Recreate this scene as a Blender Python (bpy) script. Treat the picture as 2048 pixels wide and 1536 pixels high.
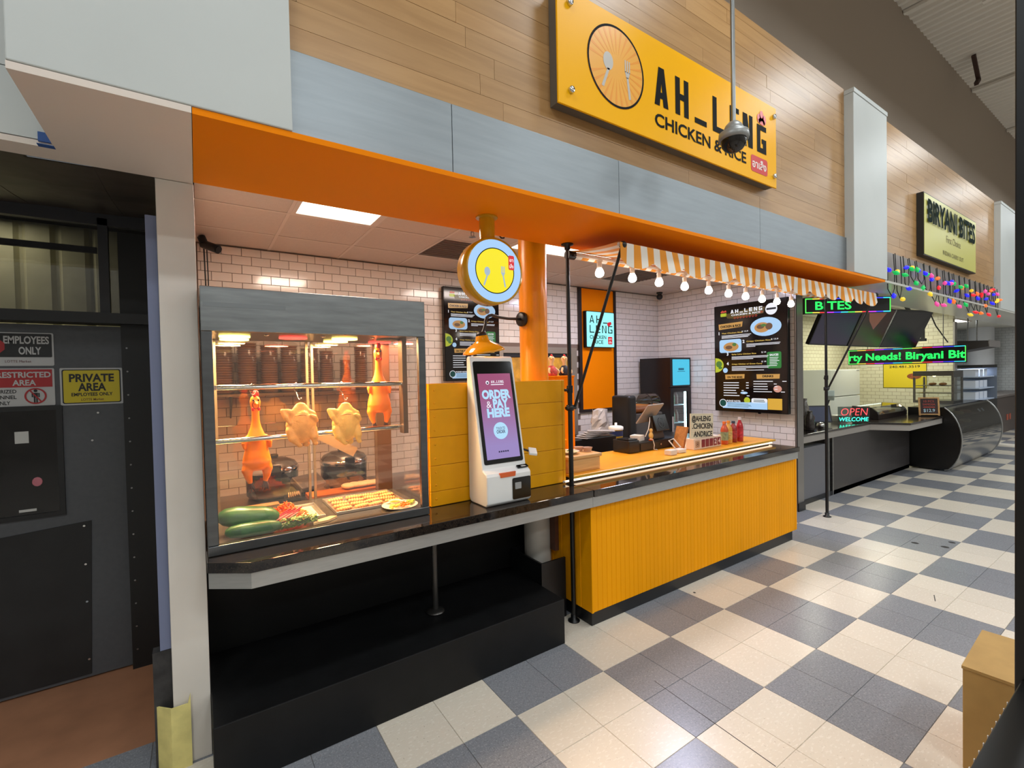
import bpy, bmesh, math, random
from mathutils import Vector, Matrix
random.seed(11)
for o in list(bpy.data.objects): bpy.data.objects.remove(o)
S = bpy.context.scene; COL = S.collection
V = Vector; PI = math.pi; sin = math.sin; cos = math.cos

# ---------------------------------------------------------------- camera
cam = bpy.data.cameras.new('camera'); cam.sensor_width = 36; cam.lens = 936.5 / 2048 * 36
cam.clip_start = .02; cam.clip_end = 200
CAM = bpy.data.objects.new('camera', cam); COL.objects.link(CAM); S.camera = CAM
YAW, PIT, ROL = .592179, -.019879, -.020455
CP = V((-3.1323, -1.9540, 1.7340))
_f = V((sin(YAW) * cos(PIT), cos(YAW) * cos(PIT), sin(PIT))); _r = V((cos(YAW), -sin(YAW), 0)); _u = _r.cross(_f)
_r2 = _r * cos(ROL) + _u * sin(ROL); _u2 = -_r * sin(ROL) + _u * cos(ROL)
CAM.matrix_world = Matrix(((_r2.x, _u2.x, -_f.x, CP.x), (_r2.y, _u2.y, -_f.y, CP.y), (_r2.z, _u2.z, -_f.z, CP.z), (0, 0, 0, 1)))

# ---------------------------------------------------------------- world, lights, exposure
S.view_settings.view_transform = 'Standard'; S.view_settings.look = 'None'
S.view_settings.gamma = 1; S.view_settings.use_curve_mapping = False
S.view_settings.exposure = 0.0
W = bpy.data.worlds.new('hall_air'); S.world = W; W.use_nodes = True
W.node_tree.nodes['Background'].inputs[0].default_value = (.62, .64, .66, 1)
W.node_tree.nodes['Background'].inputs[1].default_value = .16

def area(name, loc, sx, sy, watt, col=(1, 1, 1), rot=(0, 0, 0), spread=PI):
    l = bpy.data.lights.new(name, 'AREA'); l.shape = 'RECTANGLE'; l.size = sx; l.size_y = sy
    l.energy = watt; l.color = col; l.spread = spread
    o = bpy.data.objects.new(name, l); COL.objects.link(o); o.location = loc; o.rotation_euler = rot
    return o
def disk(name, loc, d, watt, col):
    o = area(name, loc, d, d, watt, col); o.data.shape = 'DISK'; return o
def point(name, loc, watt, col=(1, 1, 1), r=.03):
    l = bpy.data.lights.new(name, 'POINT'); l.energy = watt; l.color = col; l.shadow_soft_size = r
    o = bpy.data.objects.new(name, l); COL.objects.link(o); o.location = loc
    return o
HALL = (.90, .97, 1.0)
HALL_LAMPS = [(x + (0 if y < -2 else -1.72), y) for y in (-1.25, -4.4, -7.5) for x in (-5.14, -1.69, 1.76, 5.2, 8.65, 12.1, 15.5)]
for (x, y) in HALL_LAMPS:
    area('high_bay_light', (x, y, 5.38), 1.1, .4, 36 if y > -2 else 58, HALL)
# fluorescent troffers of the two stalls, plus one added cool lamp
area('troffer_light', (-2.25, 1.405, 2.905), .50, .50, 27, (1, .78, .62))
area('troffer_light', (-.115, 1.405, 2.905), 1.1, .50, 34, (1, .84, .76))
area('troffer_light', (1.41, 1.405, 2.905), .5, .50, 34, (.66, .70, 1))  # added cool lamp, out of view, turns the right tiled wall lavender
area('troffer_light', (5.6, 1.7, 2.80), 1.1, .54, 34, (1, .98, .80))
area('troffer_light', (8.3, 1.7, 2.80), 1.1, .54, 34, (1, .98, .80))
area('troffer_light', (12.6, 1.8, 2.80), 1.1, .54, 50, (.9, .95, 1))

# ---------------------------------------------------------------- materials
def lin(c):
    r = []
    for x in c[:3]:
        x = x / 255
        r.append(x / 12.92 if x <= .04045 else ((x + .055) / 1.055) ** 2.4)
    return (*r, 1)
MATS = {}
def M(name, c, rough=.5, metal=0, emit=0, noise=None, bump=None, var=0, coat=0, spec=.5, ec=None, stretch=None, aniso=0, alpha=None):
    if name in MATS: return MATS[name]
    m = bpy.data.materials.new(name); m.use_nodes = True; MATS[name] = m
    nt = m.node_tree; b = nt.nodes['Principled BSDF']; L = nt.links
    col = lin(c)
    b.inputs['Base Color'].default_value = col; b.inputs['Roughness'].default_value = rough
    b.inputs['Metallic'].default_value = metal; b.inputs['Coat Weight'].default_value = coat
    b.inputs['Coat Roughness'].default_value = .08
    b.inputs['Specular IOR Level'].default_value = spec
    if emit:
        b.inputs['Emission Color'].default_value = lin(ec or c); b.inputs['Emission Strength'].default_value = emit
    if alpha is not None: b.inputs['Alpha'].default_value = alpha
    if noise or bump or var:
        g = nt.nodes.new('ShaderNodeNewGeometry'); mp = nt.nodes.new('ShaderNodeMapping')
        mp.inputs['Scale'].default_value = stretch or (1, 1, 1); L.new(g.outputs['Position'], mp.inputs['Vector'])
    cs = None
    if noise:
        n = nt.nodes.new('ShaderNodeTexNoise'); n.inputs['Scale'].default_value = noise[0]; n.inputs['Detail'].default_value = 4
        L.new(mp.outputs[0], n.inputs['Vector'])
        r = nt.nodes.new('ShaderNodeValToRGB'); a = noise[1]
        r.color_ramp.elements[0].position = .32; r.color_ramp.elements[1].position = .68
        r.color_ramp.elements[0].color = (*[max(0, x * (1 - a)) for x in col[:3]], 1)
        r.color_ramp.elements[1].color = (*[min(1, x * (1 + a * .7)) for x in col[:3]], 1)
        L.new(n.outputs['Fac'], r.inputs['Fac']); cs = r.outputs['Color']
    if var:
        oi = nt.nodes.new('ShaderNodeObjectInfo'); h = nt.nodes.new('ShaderNodeHueSaturation')
        mr = nt.nodes.new('ShaderNodeMapRange'); mr.inputs['To Min'].default_value = 1 - var; mr.inputs['To Max'].default_value = 1 + var
        L.new(oi.outputs['Random'], mr.inputs['Value']); L.new(mr.outputs['Result'], h.inputs['Value'])
        if cs: L.new(cs, h.inputs['Color'])
        else: h.inputs['Color'].default_value = col
        cs = h.outputs['Color']
    if cs: L.new(cs, b.inputs['Base Color'])
    if bump:
        n2 = nt.nodes.new('ShaderNodeTexNoise'); n2.inputs['Scale'].default_value = bump[0]; L.new(mp.outputs[0], n2.inputs['Vector'])
        bp = nt.nodes.new('ShaderNodeBump'); bp.inputs['Strength'].default_value = bump[1]; bp.inputs['Distance'].default_value = .01
        L.new(n2.outputs['Fac'], bp.inputs['Height']); L.new(bp.outputs[0], b.inputs['Normal'])
    return m
def glass(name, tint=(1, 1, 1), refl=.10, rough=.02):
    if name in MATS: return MATS[name]
    m = bpy.data.materials.new(name); m.use_nodes = True; MATS[name] = m
    nt = m.node_tree; nt.nodes.clear(); L = nt.links
    o = nt.nodes.new('ShaderNodeOutputMaterial'); mx = nt.nodes.new('ShaderNodeMixShader')
    t = nt.nodes.new('ShaderNodeBsdfTransparent'); t.inputs[0].default_value = (*tint, 1)
    g = nt.nodes.new('ShaderNodeBsdfGlossy'); g.inputs['Roughness'].default_value = rough
    lw = nt.nodes.new('ShaderNodeLayerWeight'); lw.inputs[0].default_value = .25
    mr = nt.nodes.new('ShaderNodeMapRange'); mr.inputs['To Min'].default_value = refl * .5; mr.inputs['To Max'].default_value = min(1, refl * 4)
    L.new(lw.outputs['Facing'], mr.inputs['Value']); L.new(mr.outputs[0], mx.inputs[0])
    L.new(t.outputs[0], mx.inputs[1]); L.new(g.outputs[0], mx.inputs[2]); L.new(mx.outputs[0], o.inputs[0])
    return m
def emis(name, c, s=1.0):
    """a lit face: screens, lamps, neon"""
    return M(name, (8, 8, 8), .25, emit=s, ec=c)
def wood(name, c, dark=.72, var=.12, scale=3.0, stretch=(1, 14, 14), rough=.38, coat=.0):
    if name in MATS: return MATS[name]
    m = M(name, c, rough, coat=coat); nt = m.node_tree; L = nt.links; b = nt.nodes['Principled BSDF']
    g = nt.nodes.new('ShaderNodeNewGeometry'); oi = nt.nodes.new('ShaderNodeObjectInfo')
    ml = nt.nodes.new('ShaderNodeVectorMath'); ml.operation = 'MULTIPLY_ADD'
    cb = nt.nodes.new('ShaderNodeCombineXYZ'); k = nt.nodes.new('ShaderNodeMath'); k.operation = 'MULTIPLY'; k.inputs[1].default_value = 37
    L.new(oi.outputs['Random'], k.inputs[0])
    for i in range(3): L.new(k.outputs[0], cb.inputs[i])
    ml.inputs[1].default_value = stretch; L.new(g.outputs['Position'], ml.inputs[0]); L.new(cb.outputs[0], ml.inputs[2])
    n = nt.nodes.new('ShaderNodeTexNoise'); n.inputs['Scale'].default_value = scale; n.inputs['Detail'].default_value = 6; n.inputs['Distortion'].default_value = .6
    L.new(ml.outputs[0], n.inputs['Vector'])
    r = nt.nodes.new('ShaderNodeValToRGB'); cl = lin(c)
    r.color_ramp.elements[0].position = .30; r.color_ramp.elements[1].position = .62
    r.color_ramp.elements[0].color = (cl[0] * dark, cl[1] * dark * .95, cl[2] * dark * .88, 1); r.color_ramp.elements[1].color = cl
    L.new(n.outputs['Fac'], r.inputs['Fac'])
    h = nt.nodes.new('ShaderNodeHueSaturation'); mr = nt.nodes.new('ShaderNodeMapRange')
    mr.inputs['To Min'].default_value = 1 - var; mr.inputs['To Max'].default_value = 1 + var * .6
    L.new(oi.outputs['Random'], mr.inputs['Value']); L.new(mr.outputs[0], h.inputs['Value']); L.new(r.outputs[0], h.inputs['Color'])
    L.new(h.outputs[0], b.inputs['Base Color'])
    return m
def speck(name, base, chips, rough=.28, scale=55, thr=.60, spec=.5, var=.04):
    """vinyl tile with short chips of other tones"""
    if name in MATS: return MATS[name]
    m = M(name, base, rough, spec=spec); nt = m.node_tree; L = nt.links; b = nt.nodes['Principled BSDF']
    g = nt.nodes.new('ShaderNodeNewGeometry'); prev = None
    for i, (c, sc, th) in enumerate(chips):
        mp = nt.nodes.new('ShaderNodeMapping'); mp.inputs['Scale'].default_value = (1, 2.3, 1) if i % 2 else (2.3, 1, 1)
        mp.inputs['Rotation'].default_value = (0, 0, .7 * i); L.new(g.outputs['Position'], mp.inputs['Vector'])
        n = nt.nodes.new('ShaderNodeTexNoise'); n.inputs['Scale'].default_value = sc; n.inputs['Detail'].default_value = 2
        L.new(mp.outputs[0], n.inputs['Vector'])
        r = nt.nodes.new('ShaderNodeValToRGB'); r.color_ramp.elements[0].position = th; r.color_ramp.elements[1].position = th + .06
        L.new(n.outputs['Fac'], r.inputs['Fac'])
        mx = nt.nodes.new('ShaderNodeMix'); mx.data_type = 'RGBA'
        L.new(r.outputs['Color'], mx.inputs['Factor'])
        if prev: L.new(prev, mx.inputs['A'])
        else: mx.inputs['A'].default_value = lin(base)
        mx.inputs['B'].default_value = lin(c); prev = mx.outputs['Result']
    oi = nt.nodes.new('ShaderNodeObjectInfo'); h = nt.nodes.new('ShaderNodeHueSaturation'); mr = nt.nodes.new('ShaderNodeMapRange')
    mr.inputs['To Min'].default_value = 1 - var; mr.inputs['To Max'].default_value = 1 + var
    L.new(oi.outputs['Random'], mr.inputs['Value']); L.new(mr.outputs[0], h.inputs['Value']); L.new(prev, h.inputs['Color'])
    L.new(h.outputs[0], b.inputs['Base Color'])
    return m

# ---------------------------------------------------------------- mesh builder
WL = {}
_tc = {}
def _textmesh(s, off, sh):
    k = (s, off, sh)
    if k in _tc: return _tc[k]
    c = bpy.data.curves.new('t', 'FONT'); c.body = s; c.size = 1; c.offset = off; c.shear = sh; c.resolution_u = 3; c.fill_mode = 'FRONT'
    o = bpy.data.objects.new('t', c); me = o.to_mesh()
    vs = [tuple(v.co) for v in me.vertices]; fs = [tuple(p.vertices) for p in me.polygons]
    o.to_mesh_clear(); bpy.data.objects.remove(o); bpy.data.curves.remove(c)
    _tc[k] = (vs, fs); return vs, fs
def block(mb, ch, O, R, U, w, h, s, th=.001):
    """one heavy block letter as bars of stroke s"""
    G = {'A': [[(0, 0), (s, 0), (w / 2 + s * .25, h), (w / 2 - s * .55, h)], [(w, 0), (w - s, 0), (w / 2 - s * .25, h), (w / 2 + s * .55, h)], [(w * .22, h * .2), (w * .78, h * .2), (w * .72, h * .2 + s * .8), (w * .28, h * .2 + s * .8)]],
         'H': [[(0, 0), (s, 0), (s, h), (0, h)], [(w - s, 0), (w, 0), (w, h), (w - s, h)], [(s, h * .5 - s * .42), (w - s, h * .5 - s * .42), (w - s, h * .5 + s * .42), (s, h * .5 + s * .42)]],
         'L': [[(0, 0), (s, 0), (s, h), (0, h)], [(s, 0), (w, 0), (w, s * .85), (s, s * .85)]],
         'E': [[(0, 0), (s, 0), (s, h), (0, h)]] + [[(s, y), (w, y), (w, y + s * .8), (s, y + s * .8)] for y in (0, h / 2 - s * .4, h - s * .8)],
         'N': [[(0, 0), (s, 0), (s, h), (0, h)], [(w - s, 0), (w, 0), (w, h), (w - s, h)], [(s * .6, h), (s * 1.25, h), (w - s * .6, 0), (w - s * 1.25, 0)]],
         'G': [[(0, 0), (s, 0), (s, h), (0, h)], [(s, 0), (w, 0), (w, s * .8), (s, s * .8)], [(s, h - s * .8), (w, h - s * .8), (w, h), (s, h)], [(w - s, s * .8), (w, s * .8), (w, h * .52), (w - s, h * .52)], [(w * .5, h * .52 - s * .75), (w - s, h * .52 - s * .75), (w - s, h * .52), (w * .5, h * .52)]],
         '_': [[(0, 0), (w, 0), (w, s * .85), (0, s * .85)]]}
    O = V(O); R = V(R).normalized(); U = V(U).normalized(); N = R.cross(U)
    for k, q in enumerate(G[ch]): mb.extr([O + R * x + U * y + N * (th * .5 + k * th * .04) for x, y in q], N * th * .5)
class MB:
    def __init__(s, mat=None): s.v = []; s.f = []; s.m = []; s.sm = []; s.cur = 0; s.T = mat; s.g = []; s.gid = 0
    def add(s, vs, fs, smooth=False):
        n = len(s.v)
        for p in vs:
            p = V(p)
            s.v.append(s.T @ p if s.T else p)
        for f in fs: s.f.append([i + n for i in f]); s.m.append(s.cur); s.sm.append(smooth); s.g.append(s.gid)
        return s
    def box(s, a, b):
        x0, y0, z0 = a; x1, y1, z1 = b; s.gid += 1
        return s.add([(x0, y0, z0), (x1, y0, z0), (x1, y1, z0), (x0, y1, z0), (x0, y0, z1), (x1, y0, z1), (x1, y1, z1), (x0, y1, z1)],
                     [(0, 3, 2, 1), (4, 5, 6, 7), (0, 1, 5, 4), (1, 2, 6, 5), (2, 3, 7, 6), (3, 0, 4, 7)])
    def bar(s, p0, p1, w, h, up=(0, 0, 1)):
        p0 = V(p0); p1 = V(p1); d = (p1 - p0).normalized(); u = V(up)
        if abs(d.dot(u)) > .95: u = V((0, 1, 0))
        x = d.cross(u).normalized() * (w / 2); y = x.cross(d).normalized() * (h / 2)
        vs = [p + x * a + y * b for p in (p0, p1) for a, b in ((-1, -1), (1, -1), (1, 1), (-1, 1))]
        return s.add(vs, [(0, 1, 2, 3), (7, 6, 5, 4), (0, 4, 5, 1), (1, 5, 6, 2), (2, 6, 7, 3), (3, 7, 4, 0)])
    def cyl(s, p0, p1, r0, r1=None, n=16, caps=True):
        r1 = r0 if r1 is None else r1
        p0 = V(p0); p1 = V(p1); d = (p1 - p0).normalized(); u = V((0, 0, 1)) if abs(d.z) < .9 else V((1, 0, 0))
        x = d.cross(u).normalized(); y = d.cross(x)
        vs = []
        for p, r in ((p0, r0), (p1, r1)):
            for i in range(n): a = 2 * PI * i / n; vs.append(p + (x * cos(a) + y * sin(a)) * r)
        s.add(vs, [(i, i + n, (i + 1) % n + n, (i + 1) % n) for i in range(n)], True)
        if caps: s.add(vs, [tuple(range(n)), tuple(range(2 * n - 1, n - 1, -1))])
        return s
    def tube(s, pts, r, n=8, closed=False, caps=True):
        pts = [V(p) for p in pts]; N = len(pts); rs = r if isinstance(r, (list, tuple)) else [r] * N
        vs = []; px = None
        for i, p in enumerate(pts):
            a = pts[(i - 1) % N] if (i or closed) else p; b = pts[(i + 1) % N] if (i < N - 1 or closed) else p
            d = (b - a).normalized()
            if px is None:
                u = V((0, 0, 1)) if abs(d.z) < .9 else V((1, 0, 0)); px = d.cross(u).normalized()
            else: px = (px - d * px.dot(d)).normalized()
            y = d.cross(px)
            for k in range(n): t = 2 * PI * k / n; vs.append(p + (px * cos(t) + y * sin(t)) * rs[i])
        fs = []
        for i in range(N if closed else N - 1):
            j = (i + 1) % N
            for k in range(n): k2 = (k + 1) % n; fs.append((i * n + k, i * n + k2, j * n + k2, j * n + k))
        s.add(vs, fs, True)
        if caps and not closed: s.add(vs, [tuple(range(n - 1, -1, -1)), tuple(range((N - 1) * n, N * n))])
        return s
    def lathe(s, prof, c=(0, 0, 0), ax=(0, 0, 1), n=24, a0=0, a1=2 * PI):
        c = V(c); d = V(ax).normalized(); u = V((1, 0, 0)) if abs(d.x) < .9 else V((0, 1, 0))
        x = (u - d * u.dot(d)).normalized(); y = d.cross(x); full = abs(a1 - a0 - 2 * PI) < 1e-6; m = n if full else n + 1
        vs = []
        for r, z in prof:
            for i in range(m): a = a0 + (a1 - a0) * i / n; vs.append(c + d * z + (x * cos(a) + y * sin(a)) * r)
        fs = []
        for j in range(len(prof) - 1):
            for i in range(n):
                i2 = (i + 1) % m; fs.append((j * m + i, j * m + i2, (j + 1) * m + i2, (j + 1) * m + i))
        return s.add(vs, fs, True)
    def ball(s, c, r, n=16, m=10, rot=None):
        r = r if isinstance(r, (list, tuple)) else (r, r, r); c = V(c); vs = []
        for j in range(m + 1):
            t = PI * j / m
            for i in range(n):
                a = 2 * PI * i / n; p = V((r[0] * sin(t) * cos(a), r[1] * sin(t) * sin(a), r[2] * cos(t)))
                vs.append(c + (rot @ p if rot else p))
        return s.add(vs, [(j * n + i, (j + 1) * n + i, (j + 1) * n + (i + 1) % n, j * n + (i + 1) % n) for j in range(m) for i in range(n)], True)
    def extr(s, pts, vec):
        pts = [V(p) for p in pts]; vec = V(vec); n = len(pts); s.gid += 1
        nrm = V((0, 0, 0))
        for i in range(n): nrm += (pts[i] - pts[0]).cross(pts[(i + 1) % n] - pts[0])
        if nrm.dot(vec) > 0: pts.reverse()
        vs = pts + [p + vec for p in pts]
        return s.add(vs, [tuple(range(n)), tuple(range(2 * n - 1, n - 1, -1))] + [(i, i + n, (i + 1) % n + n, (i + 1) % n) for i in range(n)])
    def text(s, t, O, R, U, h, w=None, al='l', off=0, th=.002, sh=0):
        """lettering: cap height h, optional fitted width w, set on O along R, up U"""
        vs, fs = _textmesh(t, off, sh); s.gid += 1
        if not vs: return s
        hv, _ = _textmesh('H', 0, 0); cap = max(p[1] for p in hv)
        x0 = min(p[0] for p in vs); x1 = max(p[0] for p in vs); k = h / cap
        kx = w / (x1 - x0) if w else k; R = V(R).normalized(); U = V(U).normalized(); N = R.cross(U)
        ox = {'l': x0, 'c': (x0 + x1) / 2, 'r': x1}[al]; O = V(O)
        P = [O + R * ((p[0] - ox) * kx) + U * (p[1] * k) + N * th for p in vs]
        s.add(P, fs)
        return s
    def each(s, name, mat, parent, **k):
        for g in sorted(set(s.g)):
            fs = [(f, m, sm) for f, m, sm, q in zip(s.f, s.m, s.sm, s.g) if q == g]; ids = sorted({i for f, _, _ in fs for i in f}); mp = {a: b for b, a in enumerate(ids)}
            b = MB(); b.v = [s.v[i] for i in ids]; b.f = [[mp[i] for i in f] for f, _, _ in fs]; b.m = [m for _, m, _ in fs]; b.sm = [q for _, _, q in fs]; b.g = [0] * len(fs)
            b.build(name, mat, parent, **k)
    def build(s, name, mat, parent=None, bevel=0, seg=2, sub=0, loc=None, smooth=None, kind=None, label=None, cat=None, group=None):
        me = bpy.data.meshes.new(name)
        if parent is not None: L = WL[parent.name]
        elif loc is not None: L = V(loc)
        else:
            xs = [p.x for p in s.v]; ys = [p.y for p in s.v]; zs = [p.z for p in s.v]
            L = V(((min(xs) + max(xs)) / 2, (min(ys) + max(ys)) / 2, min(zs)))
        me.from_pydata([p - L for p in s.v], [], s.f)
        for m in (mat if isinstance(mat, (list, tuple)) else [mat]): me.materials.append(m)
        me.polygons.foreach_set('material_index', s.m)
        me.polygons.foreach_set('use_smooth', [True] * len(s.sm) if smooth else s.sm)
        me.validate(); me.update()
        o = bpy.data.objects.new(name, me); COL.objects.link(o); WL[o.name] = L
        if parent is not None: o.parent = parent
        else: o.location = L
        if bevel:
            b = o.modifiers.new('b', 'BEVEL'); b.width = bevel; b.segments = seg; b.limit_method = 'ANGLE'; b.angle_limit = .6
        if sub:
            b = o.modifiers.new('s', 'SUBSURF'); b.levels = sub; b.render_levels = sub
        tag(o, label, cat, group, kind)
        return o
def tag(o, label=None, cat=None, group=None, kind=None):
    if label: o['label'] = label
    if cat: o['category'] = cat
    if group: o['group'] = group
    if kind: o['kind'] = kind
    return o
def thing(name, label, cat, loc=(0, 0, 0), group=None, kind=None):
    o = bpy.data.objects.new(name, None); COL.objects.link(o); o.location = loc; o.empty_display_size = .1
    WL[o.name] = V(loc); return tag(o, label, cat, group, kind)
def copy_tree(o, delta, parent=None, label=None):
    c = o.copy(); COL.objects.link(c)
    if parent is None: c.location = o.location + V(delta); WL[c.name] = WL[o.name] + V(delta)
    else: c.parent = parent
    if label: c['label'] = label
    for ch in o.children: copy_tree(ch, delta, c)
    return c
def inst(name, mesh, parent, wloc, scale=None):
    """a piece that shares its mesh with its neighbours"""
    o = bpy.data.objects.new(name, mesh); COL.objects.link(o); o.parent = parent; o.location = V(wloc) - WL[parent.name]
    if scale: o.scale = scale
    return o
def meshof(mb, name, mats):
    o = mb.build(name, mats, loc=(0, 0, 0)); me = o.data; bpy.data.objects.remove(o); return me
class Pan:
    """flat face (screen, sign, poster): u to the right, v downwards, both 0..1"""
    def __init__(s, O, R, U, Wd, H): s.O = V(O); s.R = V(R).normalized(); s.U = V(U).normalized(); s.N = s.R.cross(s.U); s.W = Wd; s.H = H
    def p(s, u, v, d=0): return s.O + s.R * (u * s.W) - s.U * (v * s.H) + s.N * d
    def poly(s, mb, pts, d=.001, t=.001): return mb.extr([s.p(u, v, d) for u, v in pts], s.N * t)
    def rect(s, mb, u0, v0, u1, v1, d=.001, t=.001, r=0):
        if r:
            ru = r / s.W; rv = r / s.H; pts = []
            for cu, cv, a in ((u1 - ru, v0 + rv, -PI / 2), (u1 - ru, v1 - rv, 0), (u0 + ru, v1 - rv, PI / 2), (u0 + ru, v0 + rv, PI)):
                for i in range(5): q = a + i * PI / 8; pts.append((cu + ru * cos(q), cv + rv * sin(q)))
            return s.poly(mb, pts, d, t)
        return s.poly(mb, [(u0, v0), (u1, v0), (u1, v1), (u0, v1)], d, t)
    def ell(s, mb, u, v, ru, rv=None, d=.001, t=.001, n=28, a0=0, a1=2 * PI):
        rv = ru * s.W / s.H if rv is None else rv
        return s.poly(mb, [(u + ru * cos(a0 + (a1 - a0) * i / n), v + rv * sin(a0 + (a1 - a0) * i / n)) for i in range(n)], d, t)
    def ring(s, mb, u, v, ru, w, d=.001, n=40, ru2=None):
        rv = ru * s.W / s.H; k = (ru - w) / ru; vs = []; fs = []
        for i in range(n):
            a = 2 * PI * i / n
            vs += [s.p(u + ru * cos(a), v + rv * sin(a), d), s.p(u + ru * k * cos(a), v + rv * k * sin(a), d)]
        for i in range(n): j = (i + 1) % n; fs.append((2 * i, 2 * i + 1, 2 * j + 1, 2 * j))
        return mb.add(vs, fs)
    def text(s, mb, t, u, v, h, w=None, al='c', off=0, d=.002, sh=0):
        return mb.text(t, s.p(u, v), s.R, s.U, h * s.H, None if w is None else w * s.W, al, off, d, sh)
    def lines(s, mb, u0, v, ws, hv=.006, gap=.012, d=.002):
        for i, w in enumerate(ws): s.rect(mb, u0, v + i * gap, u0 + w, v + i * gap + hv, d)
# ================================================================ materials in use
white_lam = M('white_laminate', (196, 199, 196), .45, noise=(2, .03))
soffit_white = M('painted_soffit', (226, 212, 200), .6)
orange_paint = M('orange_paint', (246, 136, 0), .6, spec=.08)
yellow_paint = M('yellow_paint', (228, 158, 2), .42, noise=(9, .04), spec=.3)
steel_panel = M('brushed_steel_panel', (140, 146, 150), .42, metal=.8, noise=(3, .06), bump=(60, .02), stretch=(1, 1, 12))
steel = M('stainless_steel', (150, 150, 150), .28, metal=1, noise=(5, .12), stretch=(1, 1, 8))
steel_dk = M('stainless_dull', (120, 120, 120), .36, metal=1, noise=(6, .15), stretch=(1, 8, 8))
chrome = M('chrome', (205, 205, 205), .12, metal=1)
black = M('black_paint', (24, 24, 26), .42, noise=(7, .2))
black_m = M('black_metal', (14, 14, 15), .35)
black_p = M('black_plastic', (17, 17, 19), .4)
taupe = M('taupe_wall_paint', (156, 141, 126), .75)
maple = wood('maple_plank', (182, 140, 90), dark=.84, var=.10, stretch=(1, 12, 12), scale=2.0, rough=.36)
dark_edge = M('dark_edge', (70, 60, 52), .5)
tile_white = M('glazed_tile', (228, 222, 216), .12, var=.05, spec=.6)
grout = M('grout', (120, 104, 94), .8)
deck = M('painted_roof_deck', (228, 220, 208), .65)
STR = 'structure'

def frame_px(p):
    d = V(p) - CP; z = d.dot(_f)
    if z < .05: return None
    x = 1024 + 936.5 * d.dot(_r2) / z; y = 768 - 936.5 * d.dot(_u2) / z
    return (x, y) if -40 < x < 2090 and -40 < y < 1580 else None

# ================================================================ floor
FL = MB().box((-7, -9, -.12), (24, 3.2, -.004)).build('floor', M('floor_bed', (128, 122, 114), .8), kind=STR)
T = .305
vt_w = speck('vinyl_tile_cream', (222, 212, 196), [((176, 164, 148), 70, .68), ((230, 222, 208), 40, .58)], rough=.24)
vt_g = speck('vinyl_tile_grey', (134, 136, 142), [((152, 154, 158), 80, .56), ((120, 122, 128), 70, .58)], rough=.24)
def tile_mesh(n, m):
    h = T / 2 - .0008; c = .0012
    vs = [(-h, -h, -.004), (h, -h, -.004), (h, h, -.004), (-h, h, -.004)] + [(a * (h - c), b * (h - c), 0) for a, b in ((-1, -1), (1, -1), (1, 1), (-1, 1))]
    return meshof(MB().add(vs, [(4, 5, 6, 7), (0, 1, 5, 4), (1, 2, 6, 5), (2, 3, 7, 6), (3, 0, 4, 7)]), n, m)
tm = {0: tile_mesh('cream_tile', vt_w), 1: tile_mesh('grey_tile', vt_g)}
cand = []; rest = []
for i in range(-23, 76):
    for j in range(-29, 9):
        x = (i + .5) * T; y = (j + .5) * T
        if y > .87 and x < 3.0: continue
        k = (math.floor(x / .61) + math.floor(y / .61)) % 2
        vis = frame_px((x, y, 0)) is not None and y < .9 and not (-3.1 < x < 1.9 and y > .5)
        (cand if vis else rest).append(((V((x, y, 0)) - CP).length, x, y, k))
cand.sort(); rest += cand[300:]
for d, x, y, k in cand[:300]: inst('floor_tile', tm[k], FL, (x, y, 0))
mb = MB(); h = T / 2 - .0008
for d, x, y, k in rest: mb.cur = k; mb.box((x - h, y - h, -.004), (x + h, y + h, 0))
mb.build('floor_tile_field', [vt_w, vt_g], FL, kind='stuff')
# stall floors and the brown recess floor
MB().box((-3.1, .9, -.004), (2.9, 2.95, 0)).build('kitchen_floor', M('quarry_floor', (104, 70, 56), .5, noise=(8, .2)), FL)
MB().box((-7, .875, -.004), (-3.1, 3.2, .001)).build('recess_floor', M('terracotta_epoxy', (176, 124, 92), .55, noise=(5, .14)), FL)
mb = MB()
for (x, y, a, l, w) in ((-1.05, -.23, 1.62, .30, .003), (-1.064, -.53, 1.62, .38, .004), (1.34, -.84, -.3, .12, .005)):
    mb.bar((x, y, .0004), (x + l * cos(a), y - l * sin(a), .0004), w, .0006)
for (x, y, r) in ((2.675, -.356, .03), (2.764, -.558, .032), (2.968, -.561, .028), (.05, .28, .010)):
    mb.cyl((x, y, 0), (x, y, .0008), r, n=9)
mb.build('scuff_mark', M('scuff', (52, 50, 50), .7), FL)

# ================================================================ bulkhead over the stalls
WF = MB().box((-2.81, .034, 2.67), (2.12, .45, 4.42)).box((2.95, .034, 2.67), (7.80, .45, 4.42)).build('wall_front', dark_edge, kind=STR)
unit = meshof(MB().box((-.5, -.5, -.5), (.5, .5, .5)), 'plank', maple)
rnd = random.Random(3)
def planks(x0, x1):
    z = 2.995; r = 0
    while z < 4.40:
        h = min(.098, 4.42 - z); x = x0 - rnd.uniform(0, .9)
        while x < x1:
            l = rnd.choice((.9, 1.2, 1.2, 1.5)); a = max(x, x0); b = min(x + l, x1)
            if b - a > .03: inst('plank', unit, WF, ((a + b) / 2, .027 + rnd.uniform(-.0008, .0008), z + h / 2), (b - a - .0016, .016, h - .0016))
            x += l
        z += h; r += 1
planks(-2.81, 2.12); planks(2.95, 7.80)
TB = MB().box((-2.81, .016, 2.652), (2.12, .034, 2.99)).build('trim_1', dark_edge, kind=STR)
for a, b in ((-2.81, -2.12), (-2.12, -1.02), (-1.02, .55), (.55, 2.12)):
    MB().box((a + .0012, .004, 2.648), (b - .0012, .0155, 2.992)).build('steel_panel', steel_panel, TB, bevel=.002)
MB().box((-2.81, .002, 2.638), (2.12, .03, 2.648)).build('edge_lip', M('lip', (88, 80, 78), .4), TB)
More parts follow.
